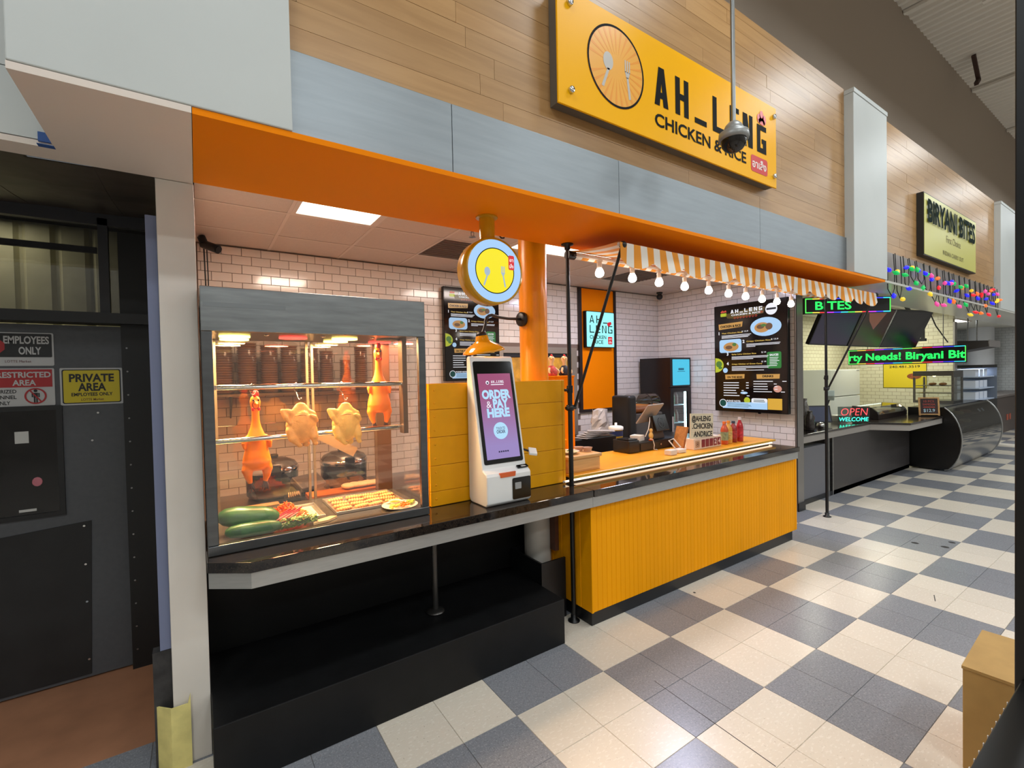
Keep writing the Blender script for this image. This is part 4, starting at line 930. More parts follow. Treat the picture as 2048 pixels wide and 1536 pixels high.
# ================================================================ awning frame
aw = thing('striped_awning', 'orange and white striped awning on black tension poles over the counter', 'awning', (.98, .3, 0))
AX0, AX1 = -.985, 2.93
for x, fx in ((AX0, AX0), (AX1, AX1)):
    MB().cyl((x, .52, .012), (x, .52, 1.62), .0165, n=14).build('pole', black_m, aw)
    MB().cyl((x, .52, 1.60), (x, .52, 2.612), .0135, n=14).build('upper_pole', black_m, aw)
    MB().lathe([(0, 0), (.042, 0), (.042, .006), (.022, .016), (.022, .045), (.0165, .05), (0, .05)], (x, .52, .0005), n=22).build('foot', black_m, aw)
    MB().lathe([(0, 2.6275), (.042, 2.6275), (.042, 2.620), (.02, 2.612), (.02, 2.59), (0, 2.59)], (x, .52, 0), n=22).build('ceiling_pad', black_m, aw)
    MB().cyl((x, .52, 1.60), (x, .52, 1.65), .021, n=14).build('height_clamp', black_m, aw)
    MB().cyl((x - .022, .52, 1.62), (x - .045, .52, 1.62), .010, n=10).build('clamp_screw', black_m, aw)
    MB().lathe([(.0165, 1.475), (.026, 1.477), (.026, 1.515), (.0165, 1.517)], (x, .52, 0), n=16).cyl((x - .04, .515, 1.495), (x + .045, .515, 1.495), .013, n=10).build('arm_clamp', black_m, aw)
    s = .04
    MB().cyl((x + s, .515, 1.50), (x + s, .055, 2.512), .0105, n=12).build('arm', black_m, aw)
    MB().ball((x + s, .05, 2.515), .024, 14, 8).build('arm_joint', black_m, aw)
    MB().cyl((x - .005, .52, 2.555), (x + .06, .52, 2.555), .03, n=16).build('roller_bracket', black_m, aw)
ao = M('awning_orange', (230, 146, 34), .75); awh = M('awning_white', (232, 224, 212), .75)
NS = 64; wS = (AX1 - AX0) / NS
mb = MB()
for k in range(NS):
    mb.cur = k % 2; mb.cyl((AX0 + k * wS, .52, 2.555), (AX0 + (k + 1) * wS, .52, 2.555), .024, n=14, caps=False)
mb.build('roller', [ao, awh], aw)
MB().cyl((AX0, .05, 2.515), (AX1, .05, 2.515), .0105, n=10).build('front_bar', M('bar_white', (210, 204, 196), .4), aw)
rw = random.Random(9); ph = [rw.uniform(0, 6.28) for _ in range(6)]
def wob(x): return .010 * sin(x * 9 + ph[0]) + .008 * sin(x * 21 + ph[1])
def stripe_strip(rows, name):
    """cloth made of stripes, each stripe a strip of quads through the given rows"""
    n = 4; mb = MB()
    for k in range(NS):
        mb.cur = k % 2; vs = []; m = len(rows)
        for i in range(n + 1):
            x = AX0 + (k + i / n) * wS
            for r in rows: vs.append(r(x))
        fs = [(i * m + j, (i + 1) * m + j, (i + 1) * m + j + 1, i * m + j + 1) for i in range(n) for j in range(m - 1)]
        mb.add(vs, fs, True)
    return mb.build(name, [ao, awh], aw)
stripe_strip([lambda x, t=t: (x, .50 - t * .455, 2.575 - t * .045 - .012 * sin(PI * t)) for t in (0, .25, .5, .75, 1)], 'canopy_cloth')
def val(t): 
    def f(x):
        sc_ = abs(sin((x - AX0) / (AX1 - AX0) * PI * 13)); h = (.098 + .05 * sc_) * t
        return (x, .036 - .012 * t + wob(x) * t * 1.2, 2.525 - h)
    return f
stripe_strip([val(t) for t in (0, .3, .6, 1)], 'valance')
# ---- bare bulbs on a white track
tk = thing('lamp_track', 'thin white lamp track carrying the bare bulbs under the awning', 'track', (.8, .5, 2.53))
MB().box((-.95, .455, 2.537), (2.89, .475, 2.552)).build('rail', M('track_white', (226, 210, 196), .4), tk)
for x in (-.95, 2.89): MB().box((x - .012, .465, 2.540), (x + .012, .502, 2.549)).build('bracket', black_m, tk)
ords = 'first second third fourth fifth sixth seventh eighth ninth tenth'.split()
sock = M('socket_white', (228, 212, 196), .4); bulbm = emis('led_bulb', (255, 247, 234), 18)
for k, bxp in enumerate((-.735, -.395, -.088, .235, .568, .87, 1.15, 1.44, 1.72, 2.005)):
    z = 2.474 - k * .004
    t = thing('bare_bulb', 'bare glowing bulb under the awning, %s from the left' % ords[k], 'bulb', (bxp, .465, z), 'bare bulbs on the track')
    MB().box((bxp - .02, .453, 2.522), (bxp + .02, .477, 2.5365)).build('track_adapter', sock, t)
    MB().cyl((bxp, .465, z + .05), (bxp, .465, 2.522), .007, n=8).build('cord', sock, t)
    MB().lathe([(0, .056), (.013, .056), (.017, .05), (.017, .026), (.019, .010), (0, .010)], (bxp, .465, z - .006), n=18).build('socket', sock, t)
    MB().lathe([(.016, .013), (.026, -.004), (.0315, -.022), (.029, -.038), (.017, -.050), (0, -.054)], (bxp, .465, z - .008), n=20).build('glass_bulb', bulbm, t)
MB().cyl((1.02, .30, 2.54), (1.02, .30, 2.6275), .007, n=8).build('awning_hook', black_m, label='small dark hook in the orange soffit above the awning', cat='hook')

# ================================================================ menu screens
def menu(name, label, O, R, Wd, H, lum, right):
    N = V(R).cross(V((0, 0, 1))); t = thing(name, label, 'menu screen', V(O) - V((0, 0, H)) + V(R) * Wd / 2, 'menu screens')
    P = Pan(O, R, (0, 0, 1), Wd, H)
    MB().extr([P.p(0, 0, -.06), P.p(1, 0, -.06), P.p(1, 1, -.06), P.p(0, 1, -.06)], N * .055).build('housing', kb, t, bevel=.004)
    b = MB(); P.rect(b, .012, .008, .988, .992, -.0045, .003); b.build('panel', M('menu_panel_black', (14, 10, 10), .09, emit=.012, ec=(120, 80, 60)), t)
    W_ = emis('menu_white%g' % lum, (244, 244, 250), lum); Y_ = emis('menu_yellow%g' % lum, (236, 196, 96), lum * .85); T_ = emis('menu_tan%g' % lum, (226, 170, 92), lum * .8)
    K_ = emis('menu_ink%g' % lum, (30, 16, 10), lum * .3); G_ = emis('menu_green%g' % lum, (52, 140, 66), lum * .8); B_ = emis('menu_blue%g' % lum, (176, 214, 250), lum)
    O_ = emis('menu_olive%g' % lum, (112, 92, 44), lum * .6); R_ = emis('menu_red%g' % lum, (224, 88, 66), lum * .8); F1 = emis('menu_food%g' % lum, (216, 158, 92), lum * .8); F2 = emis('menu_herb%g' % lum, (96, 146, 72), lum * .7); F3 = emis('menu_meat%g' % lum, (130, 96, 70), lum * .7)
    D_ = emis('menu_teal%g' % lum, (20, 92, 84), lum * .6); C_ = emis('menu_card%g' % lum, (238, 184, 70), lum * .85); L_ = emis('menu_lime%g' % lum, (206, 216, 60), lum * .8); PK = emis('menu_cup%g' % lum, (238, 170, 150), lum * .8)
    b = MB(); P.poly(b, [(.17, .085), (.62, .05), (.72, .06), (.70, .115), (.30, .135), (.20, .125)], .0); b.build('brush_band', O_, t)
    b = MB()
    for k, c in enumerate('AH_LENG'): block(b, c, P.p(.25 + k * .065, .085, .001), P.R, P.U, .046 * Wd, .034 * H, .014 * Wd)
    P.text(b, 'CHICKEN & RICE', .46, .108, .014, .40, off=.03, d=.002)
    P.text(b, '1', .075, .275, .026, off=.04, d=.002); P.text(b, '2', .43, .365, .026, off=.04, d=.002); P.text(b, '3', .20, .475, .026, off=.04, d=.002); P.text(b, '4', .20, .565, .026, off=.04, d=.002)
    P.lines(b, .115, .285, (.42, .40, .38), .005, .011); P.lines(b, .47, .378, (.44, .43, .12), .005, .011); P.lines(b, .26, .488, (.50, .49, .30), .005, .011); P.lines(b, .26, .580, (.52, .50, .20, .44), .005, .0115)
    for v, s_ in ((.265, '$ 12.9'), (.355, '$ 13.9')): P.text(b, s_, .84 if v > .3 else .45, v, .011, .09, off=.02, d=.002)
    for v in (.465, .548): P.text(b, '$ 14', .70, v, .012, .06, off=.02, d=.002)
    for k, w_ in enumerate((.36, .36, .36, .29, .31, .37)): P.rect(b, .135, .728 + k * .024, .135 + w_ * .62, .735 + k * .024); P.rect(b, .135 + w_ * .9, .728 + k * .024, .135 + w_, .735 + k * .024)
    for k, w_ in enumerate((.42, .30, .31, .31, .40)): P.rect(b, .56, .716 + k * .023, .56 + w_ * .6, .722 + k * .023); P.rect(b, .56 + w_ * .88, .716 + k * .023, .56 + w_, .722 + k * .023)
    P.text(b, 'PLEASE NOTE:', .28, .91, .014, .20, off=.03, d=.002); P.ell(b, .80, .085, .075, d=0); P.rect(b, .53, .872, .74, .918, 0, .001, .02); b.build('print_white', W_, t)
    b = MB(); P.text(b, 'Thai Chicken Rice', .115, .27, .011, .30, 'l', off=.03, d=.002); P.text(b, 'Crispy Chicken Rice', .47, .36, .011, .32, 'l', off=.03, d=.002); P.text(b, 'Spicy Lime Chicken Rice', .26, .472, .011, .34, 'l', off=.03, d=.002); P.text(b, 'Crispy Chicken w/ Green Curry', .26, .564, .011, .42, 'l', off=.03, d=.002); b.each('print_yellow', Y_, t)
    b = MB(); P.poly(b, [(.07, .175), (.42, .168), (.41, .215), (.075, .228)], 0); P.poly(b, [(.16, .655), (.44, .652), (.435, .692), (.165, .700)], 0); P.poly(b, [(.60, .655), (.90, .655), (.895, .695), (.605, .697)], 0); b.each('tag', T_, t)
    b = MB(); P.text(b, 'CHICKEN & RICE', .245, .211, .020, .30, off=.05, d=.002); P.text(b, 'ON THE SIDES', .30, .688, .017, .22, off=.05, d=.002); P.text(b, 'DRINKS', .75, .682, .017, .14, off=.05, d=.002); P.rect(b, .74, .075, .86, .092, .002); b.build('print_dark', K_, t)
    b = MB(); P.text(b, 'อาเส็ง', .665, .108, .012, .06, off=.02, d=.002)
    for k in range(8): P.ring(b, .31 + k * .042, .128, .014, .005, .002, 12)
    P.poly(b, [(.10, .06), (.13, .045), (.15, .055), (.18, .048), (.19, .066), (.11, .07)], 0); b.build('print_red', R_, t)
    b = MB(); P.ell(b, .725, .235, .20, .083, 0, .0008); P.rect(b, .08, .325, .40, .448, 0, .0008, .03); b.each('plate_picture', B_, t)
    b = MB(); P.ell(b, .68, .24, .10, .045, .0012, .0004); P.ell(b, .25, .395, .11, .042, .0012, .0004); b.each('food_picture', F1, t)
    b = MB(); P.ell(b, .77, .235, .045, .03, .002, .0004); P.ell(b, .66, .232, .05, .02, .002, .0004); P.ell(b, .22, .40, .05, .018, .002, .0004); b.each('meat_picture', F3, t)
    b = MB(); P.ell(b, .70, .222, .035, .012, .0026, .0004); P.ell(b, .30, .375, .03, .016, .0026, .0004); P.ell(b, .07, .555, .045, .03, .0026, .0004); P.ell(b, .09, .59, .03, .012, .0026, .0004); b.each('herb_picture', F2, t)
    b = MB(); P.poly(b, [(.014, .495)] + [(.014 + .125 * cos(a), .565 + .07 * sin(a)) for a in [-1.2 + i * .2 for i in range(13)]] + [(.014, .635)], 0); P.rect(b, .10, .075, .19, .105, 0, .001, .01); P.ell(b, .47, .893, .042, d=0); b.each('print_lime', L_, t)
    b = MB(); P.rect(b, .74, .46, .92, .605, 0, .001, .02); b.build('sauce_card', G_, t)
    b = MB(); P.text(b, 'SAUCES', .83, .495, .016, .11, off=.04, d=.002); P.lines(b, .775, .508, (.11, .10, .12, .09, .10, .09), .005, .014); P.ring(b, .125, .925, .055, .008, .002); b.build('print_white', W_, t)
    b = MB(); P.poly(b, [(.12, .918), (.74, .905), (.74, .97), (.12, .972)], 0); P.ell(b, .165, .615, .035, d=.002, t=.0005); P.ell(b, .43, .825, .05, .011, .001, .0005); b.each('print_blue', B_, t)
    b = MB(); P.lines(b, .19, .925, (.30, .33, .34, .30), .003, .010); P.ell(b, .125, .925, .046, d=.001, t=.0005); P.lines(b, .56, .885, (.14, .15), .006, .013); b.build('print_teal', D_, t)
    b = MB(); P.rect(b, .745, .87, .925, .968, 0, .001); b.build('card', C_, t)
    b = MB(); P.ell(b, .87, .785, .052, .03, 0, .0008); b.build('cup_picture', PK, t)
    if right: MB().box((XR - .071, 1.05, 1.7), (XR - .0015, 1.55, 2.2)).build('wall_mount', black_p, t)
    if right: MB().extr([P.p(.60, 1.0, -.05), P.p(.63, 1.0, -.05), P.p(.63, 1.012, -.05), P.p(.60, 1.012, -.05)], N * .02).build('sensor', kb, t)
    return t
menu('menu_board_screen', 'tall menu screen with food pictures on the back wall behind the kiosk', (-.835, YB - .075, 2.735), (1, 0, 0), .725, 1.06, .75, False)
menu('menu_board_screen', 'tall bright menu screen with food pictures on the tiled right wall', (XR - .13, 1.815, 2.60), (0, -1, 0), .96, 1.41, .95, True)
# green thank-you text reflections are left to the glossy tiles

# ================================================================ orange wall panel with light box
op = thing('orange_wall_panel', 'tall orange panel in a black frame on the tiled back wall', 'wall panel', (1.56, YB, 1.2))
MB().box((1.255, YB - .02, 1.235), (1.875, YB - .004, 2.90)).build('panel', orange_paint, op)
mb = MB()
for a, b in (((1.205, 1.195), (1.255, 2.905)), ((1.875, 1.195), (1.92, 2.905)), ((1.255, 1.195), (1.875, 1.235))): mb.box((a[0], YB - .035, a[1]), (b[0], YB - .003, b[1]))
mb.build('frame', M('brown_black_frame', (34, 22, 20), .45), op)
lbx = thing('cyan_light_box', 'square glowing cyan light box reading AH_LENG CHICKEN RICE', 'light box', (1.55, YB - .06, 2.08))
MB().box((1.275, YB - .095, 2.085), (1.815, YB - .036, 2.585)).build('case', black_p, lbx, bevel=.004)
P = Pan((1.285, YB - .0955, 2.575), (1, 0, 0), (0, 0, 1), .52, .48)
b = MB(); P.rect(b, 0, 0, 1, 1, 0, .002, .012); b.build('lit_face', emis('cyan_face', (150, 240, 240), 1.25), lbx)
dk = emis('cyan_ink', (20, 40, 50), .35)
b = MB()
for k, c in enumerate('AH_'): block(b, c, P.p(.10 + k * .245, .32, .002), P.R, P.U, .085, .105, .017)
for k, c in enumerate('LENG'): block(b, c, P.p(.10 + k * .225, .60, .002), P.R, P.U, .085, .105, .017)
P.text(b, 'CHICKEN', .10, .77, .10, .60, 'l', off=.015, d=.003); P.text(b, 'RICE', .25, .91, .10, .34, 'l', off=.015, d=.003); b.build('lettering', dk, lbx)
b = MB(); P.ell(b, .80, .335, .055, d=.003); P.ell(b, .86, .31, .045, d=.003); P.rect(b, .77, .70, .93, .92, .002, .001, .01); b.build('red_mark', emis('cyan_red', (226, 40, 56), .9), lbx)
b = MB(); P.text(b, 'อา', .85, .79, .055, .10, d=.004, off=.01); P.text(b, 'เส็ง', .85, .89, .055, .11, d=.004, off=.01); b.build('lettering', emis('sign_lit_white', (255, 240, 240), 1.0), lbx)

# ================================================================ steel hatch in the back wall
ht = thing('steel_hatch', 'stainless framed serving hatch in the tiled back wall with a yellow board behind', 'hatch', (.5, YB, .9))
mb = MB()
for a, b in (((-.10, .9), (-.03, 2.08)), ((1.06, .9), (1.16, 2.08)), ((-.03, 2.0), (1.06, 2.08))): mb.box((a[0], YB - .03, a[1]), (b[0], YB + .005, b[1]))
mb.build('frame', M('hatch_steel', (176, 164, 150), .35, metal=.7), ht, bevel=.003)
MB().box((-.03, YB - .004, .9), (1.06, YB + .004, 2.0)).build('yellow_board', M('osb_yellow', (214, 160, 50), .5, noise=(9, .35)), ht)
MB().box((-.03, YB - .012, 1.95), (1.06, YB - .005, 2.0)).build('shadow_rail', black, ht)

# ================================================================ small fittings
cc = thing('bullet_camera', 'black bullet camera with dangling cable in the ceiling corner left of the case', 'camera', (-3.04, 2.55, 2.8))
MB().cyl((-3.07, 2.60, 2.90), (-3.05, 2.58, 2.84), .03, n=14).build('mount', black_p, cc)
MB().cyl((-3.06, 2.60, 2.845), (-2.96, 2.50, 2.79), .034, n=16).cyl((-2.965, 2.505, 2.795), (-2.955, 2.495, 2.788), .028, n=16).build('body', black_p, cc)
MB().tube([(-3.055, 2.62, 2.85), (-3.05, 2.66, 2.6), (-3.045, 2.66, 2.3), (-3.05, 2.68, 1.9)], .006, 6).tube([(-3.035, 2.62, 2.85), (-3.03, 2.66, 2.6), (-3.032, 2.66, 2.3), (-3.03, 2.68, 1.9)], .005, 6).build('cable', black_p, cc)
c2 = thing('mini_dome_camera', 'small black dome camera in the ceiling corner above the drinks fridge', 'camera', (2.62, 2.6, 2.83))
MB().lathe([(.0, 2.915), (.045, 2.915), (.045, 2.90), (.03, 2.89), (.03, 2.87)], (2.63, 2.62, 0), n=18).build('mount', black_p, c2)
MB().ball((2.63, 2.62, 2.85), .045, 16, 10).build('ball', black_p, c2)
sk = thing('ceiling_sprinkler', 'metal fire sprinkler head in the ceiling left of the round sign', 'sprinkler', (-1.28, 1.25, 2.85))
MB().lathe([(0, 0), (.04, 0), (.04, -.006), (.012, -.014), (.012, -.04), (0, -.04)], (-1.28, 1.32, 2.913), n=18).build('rosette', steel, sk)
MB().lathe([(0, -.075), (.028, -.075), (.028, -.079), (0, -.079)], (-1.28, 1.32, 2.913), n=16).cyl((-1.292, 1.32, 2.873), (-1.292, 1.32, 2.838), .003, n=6).cyl((-1.268, 1.32, 2.873), (-1.268, 1.32, 2.838), .003, n=6).build('deflector', steel, sk)
MB().tube([(-1.05, 1.28, 2.915), (-1.05, 1.28, 2.87), (-1.04, 1.27, 2.85), (-1.02, 1.26, 2.85), (-1.015, 1.26, 2.87)], .007, 6).build('ceiling_hook', black_p, label='small dark hook in the ceiling beside the sign post', cat='hook')

# toy chickens on the stand
def doll(x, label, cloth, head):
    y, z = 1.24, 1.7165
    t = thing('toy_chicken', label, 'toy', (x, y, z), 'toy chickens on the yellow stand')
    MB().lathe([(0, 0), (.045, 0), (.052, .02), (.046, .055), (.028, .082), (.018, .09)], (x, y, z), n=20).build('dress', cloth, t)
    MB().lathe([(.019, .086), (.0165, .11), (.02, .125), (.028, .14), (.027, .158), (.014, .172), (0, .175)], (x, y, z), n=18).build('head', head, t)
    b = MB(); b.ball((x, y, z + .178), (.007, .012, .012), 10, 6); b.ball((x, y - .012, z + .172), (.006, .008, .009), 10, 6); b.build('comb', M('doll_red', (196, 30, 30), .6), t)
    MB().cyl((x - .018, y - .022, z + .148), (x - .032, y - .042, z + .144), .008, .001, n=8).build('beak', M('doll_beak', (226, 150, 40), .5), t)
    for s in (-1, 1):
        MB().ball((x - .02 + s * .012, y - .018 - s * .004, z + .157), .0035, 8, 5).build('eye', black_p, t)
        MB().tube([(x + s * .03, y - .012, z + .065), (x + s * .055, y - .03, z + .04), (x + s * .05, y - .04, z + .022)], [.012, .011, .006], 8).build('wing', head, t)
doll(-.565, 'toy chicken in a red checked dress on the yellow stand', M('red_gingham', (206, 88, 88), .7, noise=(60, .4)), M('doll_cream', (236, 206, 160), .7))
doll(-.42, 'toy chicken in dark blue overalls on the yellow stand', M('navy_cloth', (40, 52, 74), .7), M('doll_cream', (236, 206, 160), .7))

# ================================================================ things on the serving shelf
zs = 1.003
tf = thing('wooden_drawer_box', 'pale wooden drawer box at the left end of the yellow shelf', 'box', (-.72, .75, zs))
pw = wood('pale_ply', (228, 176, 112), var=0, dark=.88, rough=.45)
MB().box((-.905, .64, zs), (-.59, .90, zs + .095)).build('carcass', pw, tf, bevel=.003)
MB().box((-.915, .63, zs + .096), (-.575, .91, zs + .122)).build('top', pw, tf, bevel=.006)
MB().box((-.885, .634, zs + .012), (-.61, .6395, zs + .085)).build('drawer_front', pw, tf, bevel=.002)
MB().box((-.90, .98, zs), (-.62, 1.12, zs + .19)).build('orange_shelf_riser', orange_paint, label='small orange riser behind the wooden drawer box', cat='riser', bevel=.004)
zt_ = zs + .123
pz = thing('garnished_plate', 'small bowl of pale food with green garnish on the wooden box', 'plate', (-.80, .76, zt_))
MB().lathe([(0, .001), (.05, .001), (.08, .018), (.083, .02), (.076, .016), (.05, .005), (0, .005)], (-.80, .76, zt_), n=26).build('dish', M('white_china', (228, 220, 206), .25), pz)
MB().lathe([(.0, .024), (.04, .022), (.07, .015)], (-.80, .76, zt_), n=22).build('food', M('pale_food', (226, 206, 150), .5, noise=(60, .25)), pz)
MB().tube([(-.83, .74, zt_ + .024), (-.79, .76, zt_ + .03), (-.77, .79, zt_ + .024)], .004, 5).build('garnish', M('herb_green', (78, 112, 34), .5), pz)
for x, y, lab in ((-.66, .80, 'clear plastic cup lid beside the garnished plate'), (-.625, .74, 'small clear sauce cup beside the drawer box edge')):
    MB().lathe([(0, .001), (.028, .001), (.038, .03), (.04, .032), (.036, .03), (.026, .004)], (x, y, zt_), n=20).build('sauce_cup', M('clear_pink_plastic', (214, 180, 160), .15, alpha=.7), label=lab, cat='cup', group='clear cups')
# black cash drawer, receipt printer, pos terminal
cd = thing('till_box', 'wide black cash drawer on the yellow shelf under the order terminal', 'cash drawer', (.5, 1.05, zs))
MB().box((.20, .945, zs), (.78, 1.14, zs + .085)).build('body', black_p, cd, bevel=.005)
MB().box((.22, .94, zs + .012), (.76, .9445, zs + .072)).build('drawer_front', M('black_satin', (26, 24, 24), .35), cd)
MB().cyl((.50, .9395, zs + .045), (.50, .934, zs + .045), .009, n=12).build('lock', chrome, cd)
rp_ = thing('receipt_printer', 'squat black receipt printer at the left of the cash drawer', 'printer', (.12, .99, zs))
MB().box((.055, .93, zs), (.192, 1.13, zs + .115)).build('body', M('black_gloss', (20, 19, 19), .2), rp_, bevel=.008)
MB().box((.065, .94, zs + .116), (.182, 1.09, zs + .126)).build('lid', M('black_gloss', (20, 19, 19), .2), rp_, bevel=.004)
MB().box((.085, .955, zs + .127), (.165, .962, zs + .133)).build('paper_tear', chrome, rp_)
pt = thing('order_terminal', 'white backed order terminal with a small black customer display facing out', 'terminal', (.52, 1.02, zs + .086))
MB(Matrix.Translation((.50, 1.06, zs + .33)) @ Matrix.Rotation(.25, 4, 'Z') @ Matrix.Rotation(-.95, 4, 'X')).box((-.17, -.11, -.008), (.17, .11, .008)).build('staff_screen', M('terminal_grey', (150, 140, 130), .4), pt, bevel=.006)
MB(Matrix.Translation((.56, .985, zs + .24)) @ Matrix.Rotation(.15, 4, 'Z') @ Matrix.Rotation(1.25, 4, 'X')).box((-.115, -.078, -.006), (.115, .078, .006)).build('customer_display', M('black_gloss', (20, 19, 19), .2), pt, bevel=.004)
Pc = Pan(V((.56, .985, zs + .24)), (1, .15, 0), (0, .3, .95), .2, .14)
b = MB(); Pc.ring(b, 0, 0, .25, .02, .012, 30); Pc.poly(b, [(-.14, .02), (-.05, -.06), (.02, .05), (.14, -.03), (.04, .08), (-.06, .0)], .011); b.build('display_mark', M('display_grey', (60, 62, 66), .4), pt)
MB().extr([(.48, 1.0, zs + .087), (.64, 1.0, zs + .087), (.60, 1.04, zs + .30), (.50, 1.04, zs + .30)], (0, .05, 0)).build('stand', M('terminal_dark', (64, 58, 54), .45), pt, bevel=.004)
MB().tube([(.30, .955, zs + .13), (.33, .94, zs + .20), (.36, .95, zs + .27), (.42, 1.0, zs + .30)], .004, 6).tube([(.34, .935, zs + .11), (.37, .925, zs + .10), (.385, .92, zs + .05), (.37, .915, zs + .012), (.40, .90, zs + .005), (.41, .92, zs + .004)], .004, 6).build('white_cable', M('cable_white', (224, 220, 212), .5), pt)
MB(Matrix.Translation((.30, 1.05, zs + .107)) @ Matrix.Rotation(.3, 4, 'Z')).box((-.05, -.05, -.02), (.05, .05, .03)).build('paper_pad', M('pad_white', (224, 220, 214), .6), label='small white pad of slips on the cash drawer', cat='pad')
fg = thing('golden_figurine', 'small golden figurine with an orange base on the cash drawer', 'figurine', (.40, .97, zs + .086))
MB().lathe([(0, 0), (.024, 0), (.02, .012), (.012, .018), (0, .018)], (.40, .97, zs + .0865), n=14).build('base', M('fig_orange', (214, 92, 34), .5), fg)
MB().lathe([(.012, .015), (.02, .03), (.022, .05), (.014, .07), (.01, .078), (.016, .09), (.015, .104), (.006, .112), (0, .113)], (.40, .97, zs + .0865), n=16).build('body', M('fig_gold', (216, 176, 96), .4), fg)
# square card readers, wooden clip board, peg board sign
for x, y, lab in ((.30, .675, 'white square card reader block on the shelf edge'),):
    MB().box((x - .045, y - .035, zs), (x + .045, y + .035, zs + .045)).build('card_block', M('block_white', (220, 212, 200), .35), label=lab, cat='card reader', bevel=.006)
ph_ = thing('phone_stand', 'white phone stand with open loop beside the square card reader', 'stand', (.45, .69, zs))
MB().box((.405, .66, zs), (.505, .74, zs + .035)).build('base', M('block_white', (220, 212, 200), .35), ph_, bevel=.008)
MB().tube([(.40, .70, zs + .04), (.375, .75, zs + .11), (.44, .75, zs + .12), (.475, .70, zs + .045)], .006, 8).build('loop', M('block_white', (220, 212, 200), .35), ph_)
MB(Matrix.Translation((.66, .865, zs)) @ Matrix.Rotation(.35, 4, 'Y')).box((-.012, -.06, 0), (.012, .06, .21)).build('kraft_card', wood('kraft', (188, 128, 70), var=0), label='brown kraft card leaning behind the peg sign', cat='card')
pg = thing('peg_letter_sign', 'cream letter board reading AHLENG CHICKEN ANDRICE on a small counter base', 'sign', (.86, .73, zs))
bsx0, bsx1 = .655, 1.09
MB().box((bsx0, .69, zs), (bsx1, .775, zs + .10)).build('base', M('sign_base_cream', (228, 206, 186), .5), pg, bevel=.003)
P = Pan((bsx0, .6895, zs + .10), (1, 0, 0), (0, 0, 1), bsx1 - bsx0, .10)
mar = M('counter_maroon', (130, 30, 44), .3)
for k in range(5): b = MB(); P.rect(b, .27 + k * .145, .14, .39 + k * .145, .86, 0, .002, .004); b.build('digit_flap', mar, pg)
b = MB()
for k, c in ((3, '2'), (4, '4')): P.text(b, c, .33 + k * .145, .68, .42, off=.02, d=.003)
b.build('lettering', M('flap_white', (236, 220, 216), .5), pg)
b = MB(); P.rect(b, .05, .16, .20, .84, 0, .002, .008); b.build('camera_icon', M('icon_tan', (196, 160, 130), .5), pg)
b = MB(); P.ring(b, .125, .5, .05, .012, .0026, 24); P.ell(b, .125, .5, .02, d=.0024, t=.0003); b.build('icon_ring', M('icon_brown', (90, 60, 46), .5), pg)
P = Pan((.665, .73, zs + .335), (.98, 0, -.06), (.03, 0, 1), .36, .235)
b = MB(); P.rect(b, 0, 0, 1, 1, -.006, .006); b.build('letter_board', M('board_cream', (232, 220, 190), .5), pg)
b = MB()
for k in range(12): P.rect(b, 0, .04 + k * .08, 1, .048 + k * .08, .0003, .0004)
b.build('groove', M('board_groove', (206, 192, 160), .6), pg)
b = MB(); P.text(b, '@AHLENG', .06, .30, .20, .82, 'l', off=.03, d=.0015); P.text(b, '.CHICKEN', .08, .60, .20, .88, 'l', off=.03, d=.0015); P.text(b, 'ANDRICE', .14, .92, .20, .82, 'l', off=.03, d=.0015); b.build('lettering', M('peg_ink', (40, 32, 28), .5), pg)
for k in range(3): MB().box((.74 + k * .09, .726, zs + .098), (.745 + k * .09, .734, zs + .12)).build('pin', chrome, pg)
# drink bottles
def bottle(x, y, h, r, liq, capc, label, lab2):
    t = thing('drink_bottle', label, 'bottle', (x, y, zs), 'drink bottles on the shelf')
    MB().lathe([(0, .0005), (r * .9, .0005), (r, .006), (r, h * .62), (r * .85, h * .72), (r * .42, h * .86), (r * .42, h * .90), (0, h * .90)], (x, y, zs), n=22).build('body', M('drink_%d_%d' % (liq[0], liq[1]), liq, .12, coat=.5), t)
    MB().cyl((x, y, zs + h * .90), (x, y, zs + h), r * .5, n=16).build('cap', M('cap_%d_%d' % (capc[0], capc[1]), capc, .4), t)
    MB().lathe([(r * 1.015, h * .18), (r * 1.015, h * .55)], (x, y, zs), n=22).build('wrap_label', M('wrap_%d_%d' % (lab2[0], lab2[1]), lab2, .4, noise=(50, .35)), t)
bottle(1.185, .715, .225, .036, (200, 84, 50), (236, 120, 50), 'orange capped drink bottle with green and white wrap, leftmost of four', (150, 160, 120))
bottle(1.275, .725, .225, .034, (226, 170, 70), (236, 150, 60), 'yellow fruit drink bottle, second of the four', (226, 190, 110))
bottle(1.375, .735, .215, .035, (150, 34, 36), (60, 66, 84), 'dark red drink bottle with a grey cap, third of the four', (176, 60, 60))
bottle(1.475, .725, .245, .033, (176, 34, 44), (214, 206, 206), 'red drink bottle with a white cap nearest the tiled wall', (206, 60, 70))

